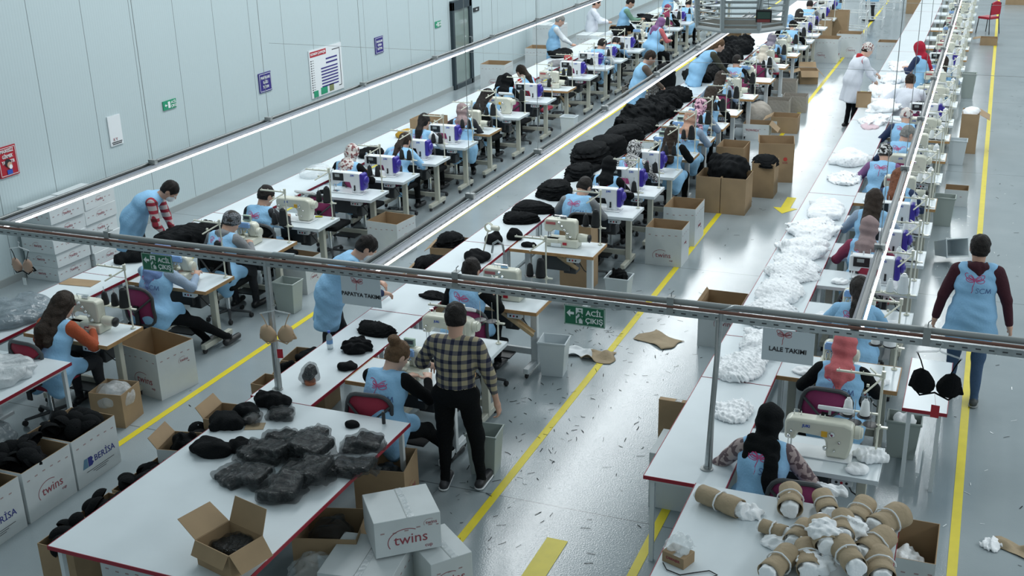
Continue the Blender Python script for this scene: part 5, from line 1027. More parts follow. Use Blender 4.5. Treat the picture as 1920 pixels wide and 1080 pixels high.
for i, (px, py, rx, ry, h, lb) in enumerate(((395, 840, .23, .14, .13, 'black garments at the left edge of the big table'), (450, 835, .14, .11, .10, 'black garment end next to the plastic-wrapped packs'), (425, 790, .20, .13, .13, 'black garments with a hook tab, big table'), (460, 770, .14, .12, .12, 'black garment pile near the post'), (512, 750, .22, .13, .13, 'black garment heap at the foot of the left post'), (435, 752, .15, .12, .12, 'rounded black garment heap in a carton beside the table'))):
    x, y = at(px, py, TH+.04); blob('black_garments', lb, 'fabric', max(x, -5.62) if i < 5 else x, y, TH if i < 5 else .55, rx, ry, h, BLKF, 150+i, 9, .007, 38, .010)
WRAPI = mat('dark_goods_in_wrap', (.010, .013, .015), .45, bump=.6, bscale=40); CLEAR = mat('glossy_clear_wrap', (.05, .06, .065), .05, alpha=.42, bump=1., bscale=19, spec=1.)
_nt = CLEAR.node_tree; _n = [n for n in _nt.nodes if n.type == 'TEX_NOISE'][0]; _m = _nt.nodes.new('ShaderNodeMapping'); _m.inputs['Scale'].default_value = (1.2, 7, 2.2); _m.inputs['Rotation'].default_value = (.3, .5, .9)
_nt.links.new([n for n in _nt.nodes if n.type == 'TEX_COORD'][0].outputs['Object'], _m.inputs['Vector']); _nt.links.new(_m.outputs[0], _n.inputs['Vector']); [n for n in _nt.nodes if n.type == 'BUMP'][0].inputs['Distance'].default_value = .14
def wrapped(label, px, py, rx, ry, h, seed, rz=0., z=TH):
    rx *= 1.15; ry *= 1.15; h *= 1.05; x, y = at(px, py, z+h*.5); r = empty('plastic_wrapped_pack', (x, y, z), rz); rs_ = np.random.RandomState(seed); s = Sdf(); w = Sdf()
    for k in range(3):
        c = ((k-1)*rx*.35, rs_.uniform(-.15, .15)*ry, h*(.30+.22*k)*.9); R = rotm(rs_.uniform(-.25, .25), rs_.uniform(-.5, .5), rs_.uniform(-.25, .25)); q = np.array([rx*.62, ry*.78, h*.24]); s.rbox(c, q, .02, R, k=.02); w.rbox(c, q+.010, .016, R, k=.035)
    for sg in (-1, 1): w.rbox((sg*rx*.95, rs_.uniform(-.2, .2)*ry, h*.28), (rx*.22, ry*.62, .012), .008, rotm(rs_.uniform(-.3, .3), rs_.uniform(-.3, .3), sg*.5), k=.05)
    s.cut((0, 0, .004), (0, 0, -1)); w.cut((0, 0, .001), (0, 0, -1)); sdf_obj('black_garments', s, .010, [WRAPI], r, .005, 45, seed); sdf_obj('clear_wrap', w, .008, [CLEAR], r, .006, 38, seed+1); return tag(r, label, 'package', 'clear-wrapped black goods on the big table')
for i, a in enumerate((('wrapped black pack at the left of the pile, lowest in the picture row', 455, 890, .19, .12, .11, -.2), ('wrapped black pack leaning in the middle of the pile', 497, 845, .18, .13, .14, .2), ('wrapped black pack on top with a pointed corner', 575, 835, .19, .14, .18, -.3), ('wrapped black pack at the right of the pile with smooth face', 655, 872, .18, .11, .11, .15), ('wrapped black pack nearest the viewer with its open black end', 528, 915, .13, .13, .15, .3), ('wrapped black pack in the second layer near the table centre', 570, 885, .17, .13, .17, .0), ('wrapped black pack at the upper right of the pile', 680, 830, .14, .10, .09, .5), ('small wrapped pack behind the pile', 590, 815, .10, .09, .12, -.5), ('small wrapped pack behind and left of the pile', 525, 820, .12, .08, .09, .1), ('single wrapped cup beside the black heap at the post', 525, 775, .09, .08, .08, .1), ('small wrapped pair beside the brown paper scrap', 470, 785, .06, .07, .07, .2))):
    wrapped(a[0], a[1], a[2], a[3], a[4], a[5], 170+i, a[6])
x, y = at(662, 793, TH+.03); blob('black_pouch', 'small black pouch with a tag near the big table corner', 'pouch', x, y, TH, .08, .05, .06, BLKF, 190, 4, .004, 30, .008)
def spool(label, px, py, z=TH, r=.016, h=.11, m=BLACK):
    x, y = at(px, py, z+h/2); o = empty('thread_spool', (x, y, z)); f = MB(); f.lathe([(r, 0), (r, h*.9), (r*.75, h*.92), (r*.75, h)], (0, 0, 0), 12); f.build('spool_body', [m], o); return tag(o, label, 'spool')
spool('small upright black spool at the far right corner of the big table', 719, 783)
def bottle(label, px, py):
    x, y = at(px, py, TH+.08); r = empty('water_bottle', (x, y, TH)); f = MB(); f.lathe([(.028, 0), (.031, .01), (.031, .11), (.026, .14), (.012, .16), (.012, .175)], (0, 0, 0), 16); f.build('bottle_body', [mat('clear_bottle', (.5, .6, .65), .08, alpha=.45)], r)
    f = MB(); f.lathe([(.0315, .06), (.0315, .10)], (0, 0, 0), 16, cap=False); f.build('blue_label', [mat('bottle_label', (.15, .3, .55))], r); f = MB(); f.lathe([(.014, .172), (.014, .19)], (0, 0, 0), 12); f.build('cap', [BLUEP], r); return tag(r, label, 'bottle')
bottle('small clear water bottle with blue label at the left edge of the middle table', 618, 640)
r = wrapped('tall bagged bottle-shaped bundle with orange base on the middle table', 580, 700, .055, .05, .20, 195, 0.)
f = MB(); f.lathe([(.05, .0), (.052, .03), (.045, .05)], (0, 0, .002), 14); f.build('orange_base', [mat('rust_plastic', (.40, .13, .06))], r)
x, y = at(478, 800, TH); f = MB(); f.box((0, 0, .003), (.16, .12, .005)); tag(f.build('paper_scrap', [KRAFT], loc=(x, y, TH), rot=(0, 0, .4)), 'small brown paper scrap among the black garments', 'paper')
# cartons around the big table
cx_, cy_ = at(432, 1030, TH+.1)
carton('open brown carton with raised flaps standing on the big table', cx_, cy_, .34, .30, .19, -.25, z=TH, out=B, flaps=(('w', .5, .2), ('n', 1.2, .18), ('e', -.9, .15), ('s', -1.0, .10)))
wrapped('black goods in film inside the brown carton on the big table', 438, 1022, .12, .10, .10, 199, 0., TH+.03)
for i, (px, py, w, d, h, rz, lb, ot, zz) in enumerate(((385, 835, .34, .34, .62, .2, 'open grey-white carton left of the big table, black goods inside', WHITEC, .62), (440, 775, .36, .34, .58, .1, 'open brown carton beside the left post, heaped black', B, .58), (500, 712, .2, .25, .55, 0., 'small brown carton corner beside the middle table, below the truss post', B, .55), (580, 675, .45, .36, .55, .1, 'brown carton with black goods left of the water bottle', B, .5), (545, 690, .3, .3, .5, .3, 'second brown carton left of the middle table near the beige bra', B, .5))):
    x, y = at(px, py, zz); x = min(x, -5.95); carton(lb, x, y, w, d, h, rz, out=ot, flaps=(('w', .9, .12),) if i < 2 else ())
    if i in (0, 3, 4): blob('black_garments', 'black goods in the %s' % lb.split(',')[0], 'fabric', x, y, h-.14, w*.40, d*.40, .24, BLKF, 200+i, 8, .008, 36, .014)
for k in range(5):
    yy = 5.75+k*.42; carton('open low carton of black cups on the floor left of the big table, %s' % ords[k], -6.08, yy, .34, .38, .42, .0, out=WHITEC if k % 2 else B, group='low cartons left of the big table')
    cups(11, -6.08, yy, .40, .15, .17, .10, 'black bra cup in the %s low carton left of the big table' % ords[k], 'black cups in the %s low carton' % ords[k])
    blob('cup_pile', 'dark mass of cups inside the %s low carton left of the big table' % ords[k], 'bra cups', -6.08, yy, .18, .15, .17, .27, BLKF, 260+k, 5, .006, 25, .02)
c4 = [at(px, py, .70) for px, py in ((684, 912), (810, 896), (820, 975), (688, 1000))]; mx_ = sum(p[0] for p in c4)/4; my_ = sum(p[1] for p in c4)/4; ang = math.atan2(c4[2][1]-c4[3][1], c4[2][0]-c4[3][0])
carton('closed white twins carton on top of the stack in front of the plaid man', mx_, my_, .50, .44, .30, ang, z=.405, closed=True, pr=(('f', 'twins', .02, .12, 1.2), ('f', 'twins', .18, .23, .4)))
carton('closed white twins carton below the top one, half under the big table', mx_-.16, my_-.28, .56, .56, .38, ang-.55, closed=True, pr=(('f', 'twins', .02, .2, 1.2),))
carton('white twins carton behind the stack towards the yellow line', mx_+.27, my_+.05, .34, .46, .38, ang+.2, closed=True, pr=(('r', 'twins', .0, .2, 1.), ('f', 'twins', .0, .2, 1.)))
x, y = at(735, 865, .45); carton('open brown carton with red print under the right corner of the big table', x-.05, y-.02, .44, .42, .48, .2, out=B, pr=(('r', 'twins', 0, .22, .9),)); blob('black_goods', 'crinkled black film in the brown carton under the table corner', 'package', x-.05, y-.02, .2, .19, .18, .25, WRAPI, 210, 7, .01, 36, .014)
x, y = at(620, 985, .4); carton('open brown carton with a paper label under the big table', x, y, .5, .45, .42, .3, out=B, pr=(('f', 'paper', 0, .2, 1.),)); blob('film_bundle', 'clear film bundle in the labelled carton under the big table', 'plastic film', x, y, .2, .22, .2, .3, CLEAR, 211, 8, .014, 40, .014)
x, y = at(590, 1050, .3); blob('film_bundle', 'loose clear film sack under the big table, bottom edge', 'plastic film', x, y, 0, .28, .26, .42, PLAS, 212, 8, .014, 40, .016)
carton('closed white carton under the front edge of the big table', -5.2, 5.75, .8, .5, .5, 0, closed=True)
for px, py, lb in ((845, 455, 'brown carton with ragged black cloth, left of the middle table'), (805, 500, 'brown carton with folded black cloth, right of the masked man')):
    x, y = at(px, py, .5); x = min(x, -5.98); carton(lb, x, y, .42, .5, .5, .15, out=B, flaps=(('w', -.6, .1),)); stack('black_cloth_stack', 'ragged black cloth standing in the carton %s' % lb.split(',')[1], x, y, .30, .19, .24, .30, BLKF, 213+int(px), 8, 0, .08)
# middle aisle, right of the middle row
carton('large open white twins carton in the central aisle, nearest', -3.72, 14.56, .50, .42, .53, 0, pr=(('f', 'twins', .0, .15, 1.), ('r', 'twins', 0, .3, .5)))
carton('open white carton behind the nearest twins carton, central aisle', -3.74, 15.55, .46, .55, .55, 0, pr=(('r', 'twins', 0, .25, .8),))
carton('left one of the two tall brown cartons under the black cloth heap', -3.72, 17.25, .38, .55, .57, 0, out=B); carton('right one of the two tall brown cartons under the black cloth heap', -3.33, 17.25, .38, .55, .57, 0, out=B)
blob('black_cloth_heap', 'big black cloth heap bulging from the two tall brown cartons', 'fabric', -3.52, 17.45, .40, .37, .42, .52, BLKF, 220, 14, .014, 30, .02)
carton('brown carton with a round black cloth stack on top', -3.08, 18.25, .36, .42, .56, 0, out=B); stack('black_cloth_stack', 'round layered black cloth stack topping a brown carton', -3.08, 18.25, .50, .21, .24, .14, BLKF, 221, 9, 0, .03, .4)
carton('largest open brown carton in the aisle with a red dot print', -3.1, 19.35, .58, .62, .66, .18, out=B, flaps=(('w', 1.2, .04),), pr=(('f', 'dot', .15, .4, 1.5),))
carton('open brown carton between the machines and the red dot carton', -3.78, 19.1, .46, .55, .60, 0, out=B, flaps=())
for i, (px, py, w, d, h, ot, lb, fl, pr) in enumerate(((1415, 262, .50, .42, .30, WHITEC, 'small white carton with red lettering and a bent flap', (('e', -.7, .22),), (('f', 'FOWREX', -.06, .18, 1.2),)), (1468, 250, .52, .45, .32, B, 'small brown carton bound with black tape behind the lettered one', (('w', -.5, .18),), (('f', 'paper', -.18, .18, .7),)), (1512, 158, .42, .42, .32, B, 'crushed brown carton with spread flaps in the aisle', (('w', -.3, .25), ('s', -.7, .2), ('e', -.8, .2), ('n', .6, .2)), ()), (1546, 118, .62, .62, .62, WHITEC, 'open white twins carton in the aisle beyond the crushed carton', (), (('f', 'twins', -.1, .2, .9), ('r', 'twins', 0, .2, .9))), (1588, 108, .62, .62, .62, WHITEC, 'second open white carton right behind, on the yellow line', (), (('f', 'twins', .1, .2, .9),)), (1536, 93, .5, .5, .8, B, 'brown carton behind the white twins carton', (), ()), (1562, 85, .7, .4, .95, B, 'tall brown cardboard panel carton behind the pair', (), ()), (1661, 112, .5, .5, .45, WHITEC, 'open carton on the aisle floor behind the white-coated woman', (), ()), (1711, 26, .45, .5, .95, B, 'tall brown carton left of the far fabric table', (), ()))):
    x, y = at(px, py, 0); carton(lb, x, y+d/2, w, d, h, (.25 if i == 2 else .05 if i < 3 else 0), out=ot, flaps=fl, pr=pr)
LIN = mat('linen_liner', (.36, .33, .29), .9, bump=.6, bscale=20)
for i, (px, py, lb) in enumerate(((1470, 180, 'farthest'), (1488, 210, 'middle'), (1455, 218, 'nearest'))):
    x, y = at(px, py, 0); carton('%s of the three boxes lined with grey cloth beside the machines' % lb, x, y+.15, .50, .42, .34, .05, out=LIN, inn=LIN)
x, y = at(1425, 232, 0); blob('cloth_bag', 'large grey cloth bag tied with black cord beside the machine tables', 'bag', x-.05, y+.1, 0, .33, .32, .55, LIN, 230, 6, .012, 18, .02)
bin_('white waste bin with a black strap on the floor behind the plaid man', -3.92, 10.62, BINW, .1, .40, .30, .26)
bin_('white bin heaped with black scraps beside the cream machine tables', -3.88, 12.05+.8, BINW, 0, .36, .30, .26); blob('black_scraps', 'black scraps heaped in the white bin beside the tables', 'scraps', -3.88, 12.85, .26, .13, .11, .22, BLKF, 231, 8, .014, 60, .012)
bin_('pale grey bin standing behind the legs of the plaid man', -3.78, 8.42, BIN, .1, .42, .28, .26)
carton('big brown paper box behind the cream coverstitch machine', -4.55, 13.28, .42, .3, .86, .0, out=B)
carton('open white carton in the central aisle left of the white fabric table', -2.42, 12.1, .46, .5, .50, 0, pr=(('f', 'twins', .08, .3, .9),), flaps=(('w', 1.1, .04),))
carton('white twins carton under the right-hand table run, lying on its side', -1.86, 8.55, .74, .46, .52, 0., closed=True, pr=(('f', 'twins', .15, .3, .9),)); carton('flattened brown carton leaning behind the sideways twins carton', -2.18, 9.0, .3, .06, .70, .0, out=B, closed=True)
def sheet(label, px, py, w, d, m, seed, rz=0., amp=.035):
    x, y = at(px, py); rs_ = np.random.RandomState(seed); n = 14; vs = []; ph = rs_.rand(4)*6
    for i in range(n+1):
        for j in range(n+1):
            u, v = i/n-.5, j/n-.5; e = 1+.12*math.sin(7*v+ph[0]); vs.append((u*w*e, v*d*(1+.15*math.sin(5*u+ph[1])), .008+amp*max(0, math.sin(6*u+ph[2])*math.cos(5*v+ph[3]))))
    f = MB(); f.add(vs, [(i*(n+1)+j, (i+1)*(n+1)+j, (i+1)*(n+1)+j+1, i*(n+1)+j+1) for i in range(n) for j in range(n)]); o = f.build('paper_sheet', [m], smooth=40, loc=(x, y, .001), rot=(0, 0, rz)); md = o.modifiers.new('t', 'SOLIDIFY'); md.thickness = .002; return tag(o, label, 'paper')
sheet('large flat brown paper sheet on the aisle floor under the exit sign', 1235, 638, .48, .34, KRAFT, 1, -.5, .02); sheet('crumpled brown paper sheet on the yellow aisle line', 1122, 670, .36, .30, KRAFT, 2, .1, .07); sheet('white film sheet on the floor left of the crumpled brown paper', 1078, 662, .36, .26, mat('white_film', (.6, .64, .66), .4), 3, .2, .05)
# right-hand row
for i, (Y, rx, ry, h, x_) in enumerate(((8.75, .16, .22, .05, -1.62), (9.65, .24, .34, .10, -1.75), (10.25, .22, .4, .09, -1.66), (11.0, .28, .36, .13, -1.74), (11.7, .25, .4, .14, -1.74), (12.4, .28, .42, .15, -1.72), (13.2, .27, .45, .13, -1.72), (14.0, .27, .5, .12, -1.72), (14.9, .25, .5, .10, -1.7), (16.6, .23, .35, .06, -1.66), (17.7, .26, .45, .18, -1.72), (20.6, .24, .5, .06, -1.68), (21.9, .26, .6, .14, -1.66), (23.0, .27, .6, .20, -1.66), (24.6, .2, .5, .10, -1.7), (26.3, .2, .6, .06, -1.7))):
    blob('white_fabric_heap', '%s fluffy white fabric heap on the right-hand tables, counted from the front' % (ords+['fifteenth', 'sixteenth'])[i], 'fabric', x_, Y, TH, rx*1.12, ry*1.1, h*1.0, WHTF, 240+i, 22, .009, 95, .011 if Y < 14 else .016, group='white fabric heaps')
blob('pink_cloth', 'pale pink folded cloth on the right-hand table before the white coats', 'fabric', -1.7, 20.2, TH, .2, .3, .04, mat('pale_pink_cloth', (.62, .48, .52), .9), 270, 6, .006, 40, .02)
carton('small brown box on the table before the white-coated woman', -1.98, 21.9, .26, .2, .26, .1, z=TH, out=B)
blob('white_cloth', 'white cloth draped over the empty red chair', 'fabric', -.92, 11.52, .48, .22, .20, .30, WHTF, 271, 9, .01, 40, .014)
blob('purple_bag', 'shiny purple bag hanging on a chair of the right-hand row', 'bag', -.86, 20.1, .62, .10, .08, .34, mat('purple_foil', (.30, .03, .34), .3), 272, 6, .008, 40, .016)
for i, (px, py, m, lb, h) in enumerate(((1687, 862, BIN, 'grey bin lined with white cloth beside the small stool table', .38), (1765, 425, BIN, 'grey-green bin at the edge of the right aisle', .44), (1791, 310, BINW, 'white bin below the wood-edged table, right aisle', .44), (1812, 185, BIN, 'grey-green bin beside the white-topped table in the right aisle', .55))):
    x, y = at(px, py); bin_(lb, x, y+.12, m, 0, h)
blob('white_scraps', 'white scraps filling the bin beside the stool table', 'scraps', *[(v+(0, .12)[k]) for k, v in enumerate(at(1687, 862))], .28, .12, .10, .16, WHTF, 273, 7, .01, 50, .012)
x, y = at(1765, 485); bin_('white bin tipped over on the right aisle floor', x, y+.05, BINW, 0, .42, tilt=(1.25, 0, .5), z=.14)
carton('tall brown carton in the right aisle with white cloth on top', -.12, 22.3, .30, .55, .72, 0, out=B, flaps=(('e', -.5, .2),)); blob('white_cloth', 'white cloth heap on the tall brown aisle carton', 'fabric', -.14, 22.3, .62, .17, .28, .22, WHTF, 274, 7, .01, 40, .02)
x, y = at(1790, 388); carton('white carton with a green label at the right aisle edge', x, y+.2, .34, .32, .26, 0, pr=(('f', 'green', -.06, .14, 1.),))
x, y = at(1853, 85); carton('small shallow brown carton under the red aisle chair', x, y+.15, .45, .4, .2, 0, out=B, flaps=(('w', -.2, .2),)); x, y = at(1905, 8); carton('brown carton at the top right corner of the picture', x, y, .7, .4, .25, 0, out=B)
carton('open white carton beside the right foreground table', -.09, 7.70, .36, .56, .52, 0., flaps=()); blob('white_scraps', 'white scraps inside the open carton beside the foreground table', 'scraps', -.09, 7.7, .2, .15, .24, .22, WHTF, 275, 7, .01, 50, .014)
def banquet(label, x, y, rz):
    r = empty('upholstered_chair', (x, y, 0), rz); f = MB(); f.box((0, 0, .46), (.44, .42, .07)); f.build('seat', [mat('red_vinyl', (.40, .01, .03), .4)], r, bevel=.02)
    f = MB(); f.prism([(-.20, .56), (-.21, .80), (-.15, .92), (0, .96), (.15, .92), (.21, .80), (.20, .56)], -.24, -.20); f.build('backrest', [MATS['red_vinyl']], r, bevel=.012)
    for sx in (-1, 1):
        f = MB(); f.tube([(sx*.22, -.26, 0), (sx*.20, -.20, .45), (sx*.20, -.22, .90)], .013); f.build('leg', [BLACK], r); f = MB(); f.tube([(sx*.22, .22, 0), (sx*.20, .18, .44)], .013); f.build('leg', [BLACK], r)
    return tag(r, label, 'chair')
x, y = at(1850, 62); banquet('red upholstered chair standing alone in the right aisle', x, y, .9)
r = strip_table(-.31, .05, 9.33, 10.44, 'narrow white stool-like table with red edge beside the walking man', name='side_table')
# kraft rolls on the foreground table
ZF = .86
def roll(label, px, py, L, R, rz, seed, tilt=0., z=ZF, lift=0.):
    L *= 1.1; R *= 1.1
    x, y = at(px, py, z+R+lift); r = empty('kraft_wrapped_roll', (x, y, z+lift)); r.rotation_euler = (tilt, 0, rz); rs_ = np.random.RandomState(seed); N = 26; ph = rs_.rand(3)*6
    def ring(rad, t, yy, k): return (rad*math.cos(t)*(1+.05*math.sin(2*t+ph[0]+yy*6)), yy, R*.96+rad*.95*math.sin(t)*(1+.04*math.sin(3*t+ph[1]))*.92)
    vs = []; ys = np.linspace(-L/2, L/2, 8); f = MB()
    for i, yy in enumerate(ys):
        rad = R*(1+.05*math.sin(yy*14+ph[2])-(.10 if abs(yy) < L*.08 else 0))
        for k in range(N): t = 2*PI*k/N*1.0; vs.append(ring(rad, t, yy, k))
    f.add(vs, [(i*N+k, (i+1)*N+k, (i+1)*N+(k+1) % N, i*N+(k+1) % N) for i in range(7) for k in range(N)]); o = f.build('kraft_paper_wrap', [KRAFT], r, smooth=60); md = o.modifiers.new('t', 'SOLIDIFY'); md.thickness = .004
    s = Sdf().cone((0, -L/2-.02, R*.94), (0, L/2+.01, R*.94), R*.73, k=0); s.cut((0, -L/2-.035, 0), (0, -1, 0)); s.cut((0, L/2+.02, 0), (0, 1, 0)); sdf_obj('white_fabric_core', s, .009, [WHTF], r, .006, 60, seed)
    f = MB(); f.tube([ring(R*1.0+.004, 2*PI*k/18, rs_.uniform(-.006, .006), k) for k in range(19)], .006, 6, caps=False); f.build('white_tie', [WHITE], r)
    return tag(r, label, 'roll', 'kraft-wrapped fabric rolls')
for i, a in enumerate(((1350, 938, .30, .070, 1.2, 'flat kraft roll lying alone at the left, white tie across'), (1482, 935, .24, .075, .15, 'kraft roll standing apart behind the pile, white end towards the viewer'), (1548, 945, .22, .07, .35, 'kraft roll at the back of the pile, next to the lone one'), (1612, 962, .26, .08, -.15, 'thick kraft roll at the back right of the pile'), (1665, 975, .26, .085, -.55, 'kraft roll at the rear right corner of the pile'), (1450, 992, .16, .05, 1.3, 'short kraft roll poking left out of the pile'), (1545, 1000, .26, .075, .3, 'kraft roll in the middle of the pile under white cloth'), (1640, 1020, .28, .08, -.4, 'kraft roll leaning at the right side of the pile'), (1590, 1040, .24, .075, .5, 'kraft roll at the front right with its white spiral showing'), (1515, 1045, .26, .075, .2, 'kraft roll at the front centre of the pile'), (1460, 1055, .26, .075, -.3, 'kraft roll at the front left, bottom edge'), (1580, 985, .22, .07, .1, 'kraft roll on top in the middle of the pile'), (1500, 1000, .22, .065, -.2, 'kraft roll half hidden by the front rolls'), (1650, 1060, .24, .08, .2, 'kraft roll nearest the lower right corner'))):
    roll(a[5], a[0], a[1], a[2], a[3], a[4], 300+i, lift=.10 if i in (6, 11, 8) else 0.)
for i, (px, py, rx, ry, h, lift, lb) in enumerate(((1545, 1000, .12, .14, .10, .20, 'crumpled white fabric on top of the kraft rolls'), (1400, 965, .13, .10, .06, 0, 'white fabric spilling from the lone kraft roll'), (1530, 1065, .14, .10, .10, .05, 'white fabric between the front rolls'), (1455, 1020, .12, .10, .05, 0, 'flat white fabric left of the pile'), (1600, 1000, .10, .10, .10, .14, 'white fabric tuck at the right of the pile top'), (1560, 925, .13, .06, .06, 0, 'white fabric and film at the far right edge of the foreground table'))):
    x, y = at(px, py, ZF+lift); blob('white_fabric', lb, 'fabric', x, y, ZF+lift, rx, ry, h, WHTF, 320+i, 9, .012, 60, .010)
x, y = at(1272, 1040, ZF+.05); carton('small brown box with black print on the foreground table', x, y, .17, .13, .08, -.35, z=ZF, out=B, closed=True, pr=(('f', 'ÇAMAŞIR', 0, .045, .5),)); blob('clear_bag', 'crinkled clear plastic bag on the small brown box', 'bag', x, y+.02, ZF+.082, .11, .09, .09, PLAS, 330, 8, .014, 60, .009)
f = MB(); pts = [at(px, py, ZF+.008) for px, py in ((1243, 1055), (1250, 1068), (1275, 1078), (1300, 1074), (1330, 1070), (1345, 1078), (1325, 1086), (1300, 1082), (1270, 1083), (1255, 1095))]; f.tube([(a, b, ZF+.008) for a, b in pts], .004, 6); tag(f.build('black_cable', [BLACK]), 'thin black cable curled on the foreground table', 'cable')
f = MB()
for px, py in ((1307, 932),): x, y = at(px, py, ZF); f.tube([(x+.03*math.cos(t), y+.02*math.sin(t), ZF+.006+.002*t) for t in np.linspace(0, 12, 40)], .003, 5)
tag(f.build('coiled_elastic', [WHITE]), 'small coil of white elastic at the left edge of the foreground table', 'elastic')
x, y = at(1640, 850, TH); blob('white_cloth', 'crumpled white cloth right of the nearest zigzag machine', 'fabric', x-.02, y-.10, TH, .15, .12, .08, WHTF, 331, 9, .010, 60, .010)
for px, py, lb in ((1590, 765, 'left white thread cone behind the nearest zigzag machine'), (1622, 768, 'right white thread cone behind the nearest zigzag machine')):
    x, y = at(px, py, 1.05); inst('conewhiteFalse', b_cone(CONEW, .040, .026, .13), (x, y, 1.0), 0, lb, 'thread cone', 'thread cones')
    f = MB(); f.lathe([(.06, 0), (.062, .005), (.05, .008), (.01, .008)], (0, 0, -.009), 18); f.cyl((0, 0, 0), (0, 0, .17), .003, n=5); o = f.build('spool_tray', [BLACK], loc=(x, y, 1.0)); tag(o, 'black spool tray under the '+lb, 'tray')
f = MB(); x, y = at(1607, 768, 1.0); f.box((0, 0, 0), (.34, .02, .012)); f.tube([(.17, 0, -.22), (.17, 0, .42)], .008, 8); tag(f.build('spool_bar', [CREAM], loc=(x, y, .985)), 'cream spool bar carrying the two white cones behind the nearest machine', 'bar')
# bras on hangers under the truss
def bra(label, px, py, m, cup, ms, wd=.20, rz=0., tagm=None, sc=1.):
    Yp = TY-.03; d = CR.T @ np.array([(px-CPX)/CF, (py-CPY)/CF, 1.]); t = Yp/d[1]; x, z = d[0]*t, CH+d[2]*t
    r = empty('hanging_bra', (x, Yp, z), rz); r.scale = (sc,)*3
    for sd in (-1, 1):
        f = MB(); c = Vector((sd*.085, 0, -.10)); N = 14; ring = []
        for k in range(N): a = 2*PI*k/N; rr = .080*(1+.55*max(0, math.sin(a+sd*.25))**4)*(1+.12*max(0, math.cos(a)*sd)); ring.append((c.x+rr*math.cos(a)*1.05, 0, c.z+rr*math.sin(a)))
        mid = [(c.x+(p[0]-c.x)*.55, -.035, c.z+(p[2]-c.z)*.6) for p in ring]; f.add(ring+mid+[(c.x, -.046, c.z-.01)], [(k, (k+1) % N, N+(k+1) % N, N+k) for k in range(N)]+[(N+k, N+(k+1) % N, 2*N) for k in range(N)]); o = f.build('cup', [cup], r, smooth=70); md = o.modifiers.new('t', 'SOLIDIFY'); md.thickness = .005
        f = MB(); f.tube([(sd*.085, -.01, -.01), (sd*.12, 0, .08), (sd*.15, 0, .14)], .005, 6); f.build('strap', [m], r)
        f = MB(); f.tube([(sd*.17, 0, -.08), (sd*.185, .03, -.14), (sd*.10, .07, -.17)], .012, 6); f.build('side_band', [m], r)
    f = MB(); f.tube([(-.17, 0, -.12), (-.10, -.02, -.185), (0, -.01, -.15), (.10, -.02, -.185), (.17, 0, -.12)], .007, 6); f.build('under_band', [m], r)
    f = MB(); f.tube([(-.16, 0, .14), (-.02, 0, .17), (0, 0, .18), (.02, 0, .17), (.16, 0, .14)], .007, 6); f.tube([(0, 0, .18), (0, 0, .21), (.018, 0, .235), (.0, 0, .25), (-.015, 0, .24)], .003, 6); f.build('clothes_hanger', [PLAS if ms else WHITE], r)
    f = MB(); f.tube([(0, 0, .24), (0, 0, max(.25, (TZ-.04-z)/sc))], .002, 5); f.build('hook_wire', [STEEL], r)
    if tagm: f = MB(); f.box((.02, -.03, -.29), (.06, .002, .10)); f.tube([(0.0, -.01, -.15), (.02, -.03, -.24)], .001, 4); f.build('price_tag', [tagm], r)
    return tag(r, label, 'bra')
bra('bra with beige cups and black band hanging by the wall end of the truss', 40, 487, BLKF, mat('beige_satin', (.40, .27, .20), .6), False, tagm=WHITEC, sc=.72)
bra('nude beige bra on a clear hanger hanging beside the left post', 518, 612, mat('nude_satin', (.46, .32, .20), .6), mat('nude_satin', (.46, .32, .20), .6), True, tagm=REDS, rz=.3, sc=.85)
bra('black bra on a clear hanger hanging over the small side table', 1757, 700, BLKF, BLKF, True, tagm=REDS, rz=-.1, sc=.95)
# louvred air diffuser
D0 = empty('louvred_air_diffuser', (-2.56, 13.0, 3.42), .2); D0.scale = (.86, .86, 1); tag(D0, 'grey octagonal louvred air diffuser hanging at the top of the picture', 'air diffuser'); DG = mat('diffuser_grey', (.42, .46, .47), .4, metal=.2); OL = mat('olive_inner_plate', (.055, .055, .035), .7)
def oct_(r, z): return [(r*math.cos(PI/8+k*PI/4), r*math.sin(PI/8+k*PI/4), z) for k in range(8)]
f = MB(); f.prism([(p[0], p[1]) for p in oct_(.56, 0)], -.01, .01, axis='z'); f.build('base_plate', [OL], D0)
for k in range(8):
    a, b = oct_(.59, 0)[k], oct_(.66, .95)[k]; f = MB(); f.tube([a, b], .028, 6); f.build('corner_post', [DG], D0)
f = MB(); q = oct_(.59, -.01)+[oct_(.59, -.01)[0]]; f.tube(q, .026, 6, caps=False); f.build('lower_rim', [DG], D0)
for j in range(15):
    z = .05+j*.062; rr = .59+.07*z/.95; q = oct_(rr, z); f = MB(); f.tube(q+[q[0]], [.0085]*9, 4, caps=False); f.build('louvre_ring', [DG], D0)
f = MB(); f.prism([(p[0], p[1]) for p in oct_(.68, 0)], .95, .99, axis='z'); f.box((0, 0, 1.5), (.7, .7, 1.1)); f.build('duct', [DG], D0)
S0 = empty('hanging_control_screen', (0, 0, 0)); d = CR.T @ np.array([(1432-CPX)/CF, (30-CPY)/CF, 1.]); t = 12.2/d[1]; S0.location = (d[0]*t, 12.2, CH+d[2]*t); S0.rotation_euler = (.2, 0, .2)
f = MB(); f.box((0, 0, 0), (.16, .03, .13)); f.build('casing', [BLACK], S0, bevel=.004); f = MB(); f.box((0, -.017, .012), (.13, .003, .07)); f.build('screen', [mat('dark_green_screen', (.05, .10, .08), .2)], S0); f = MB(); f.box((0, -.017, -.045), (.13, .003, .03)); f.build('red_keys', [mat('dull_red_keys', (.28, .05, .05))], S0)
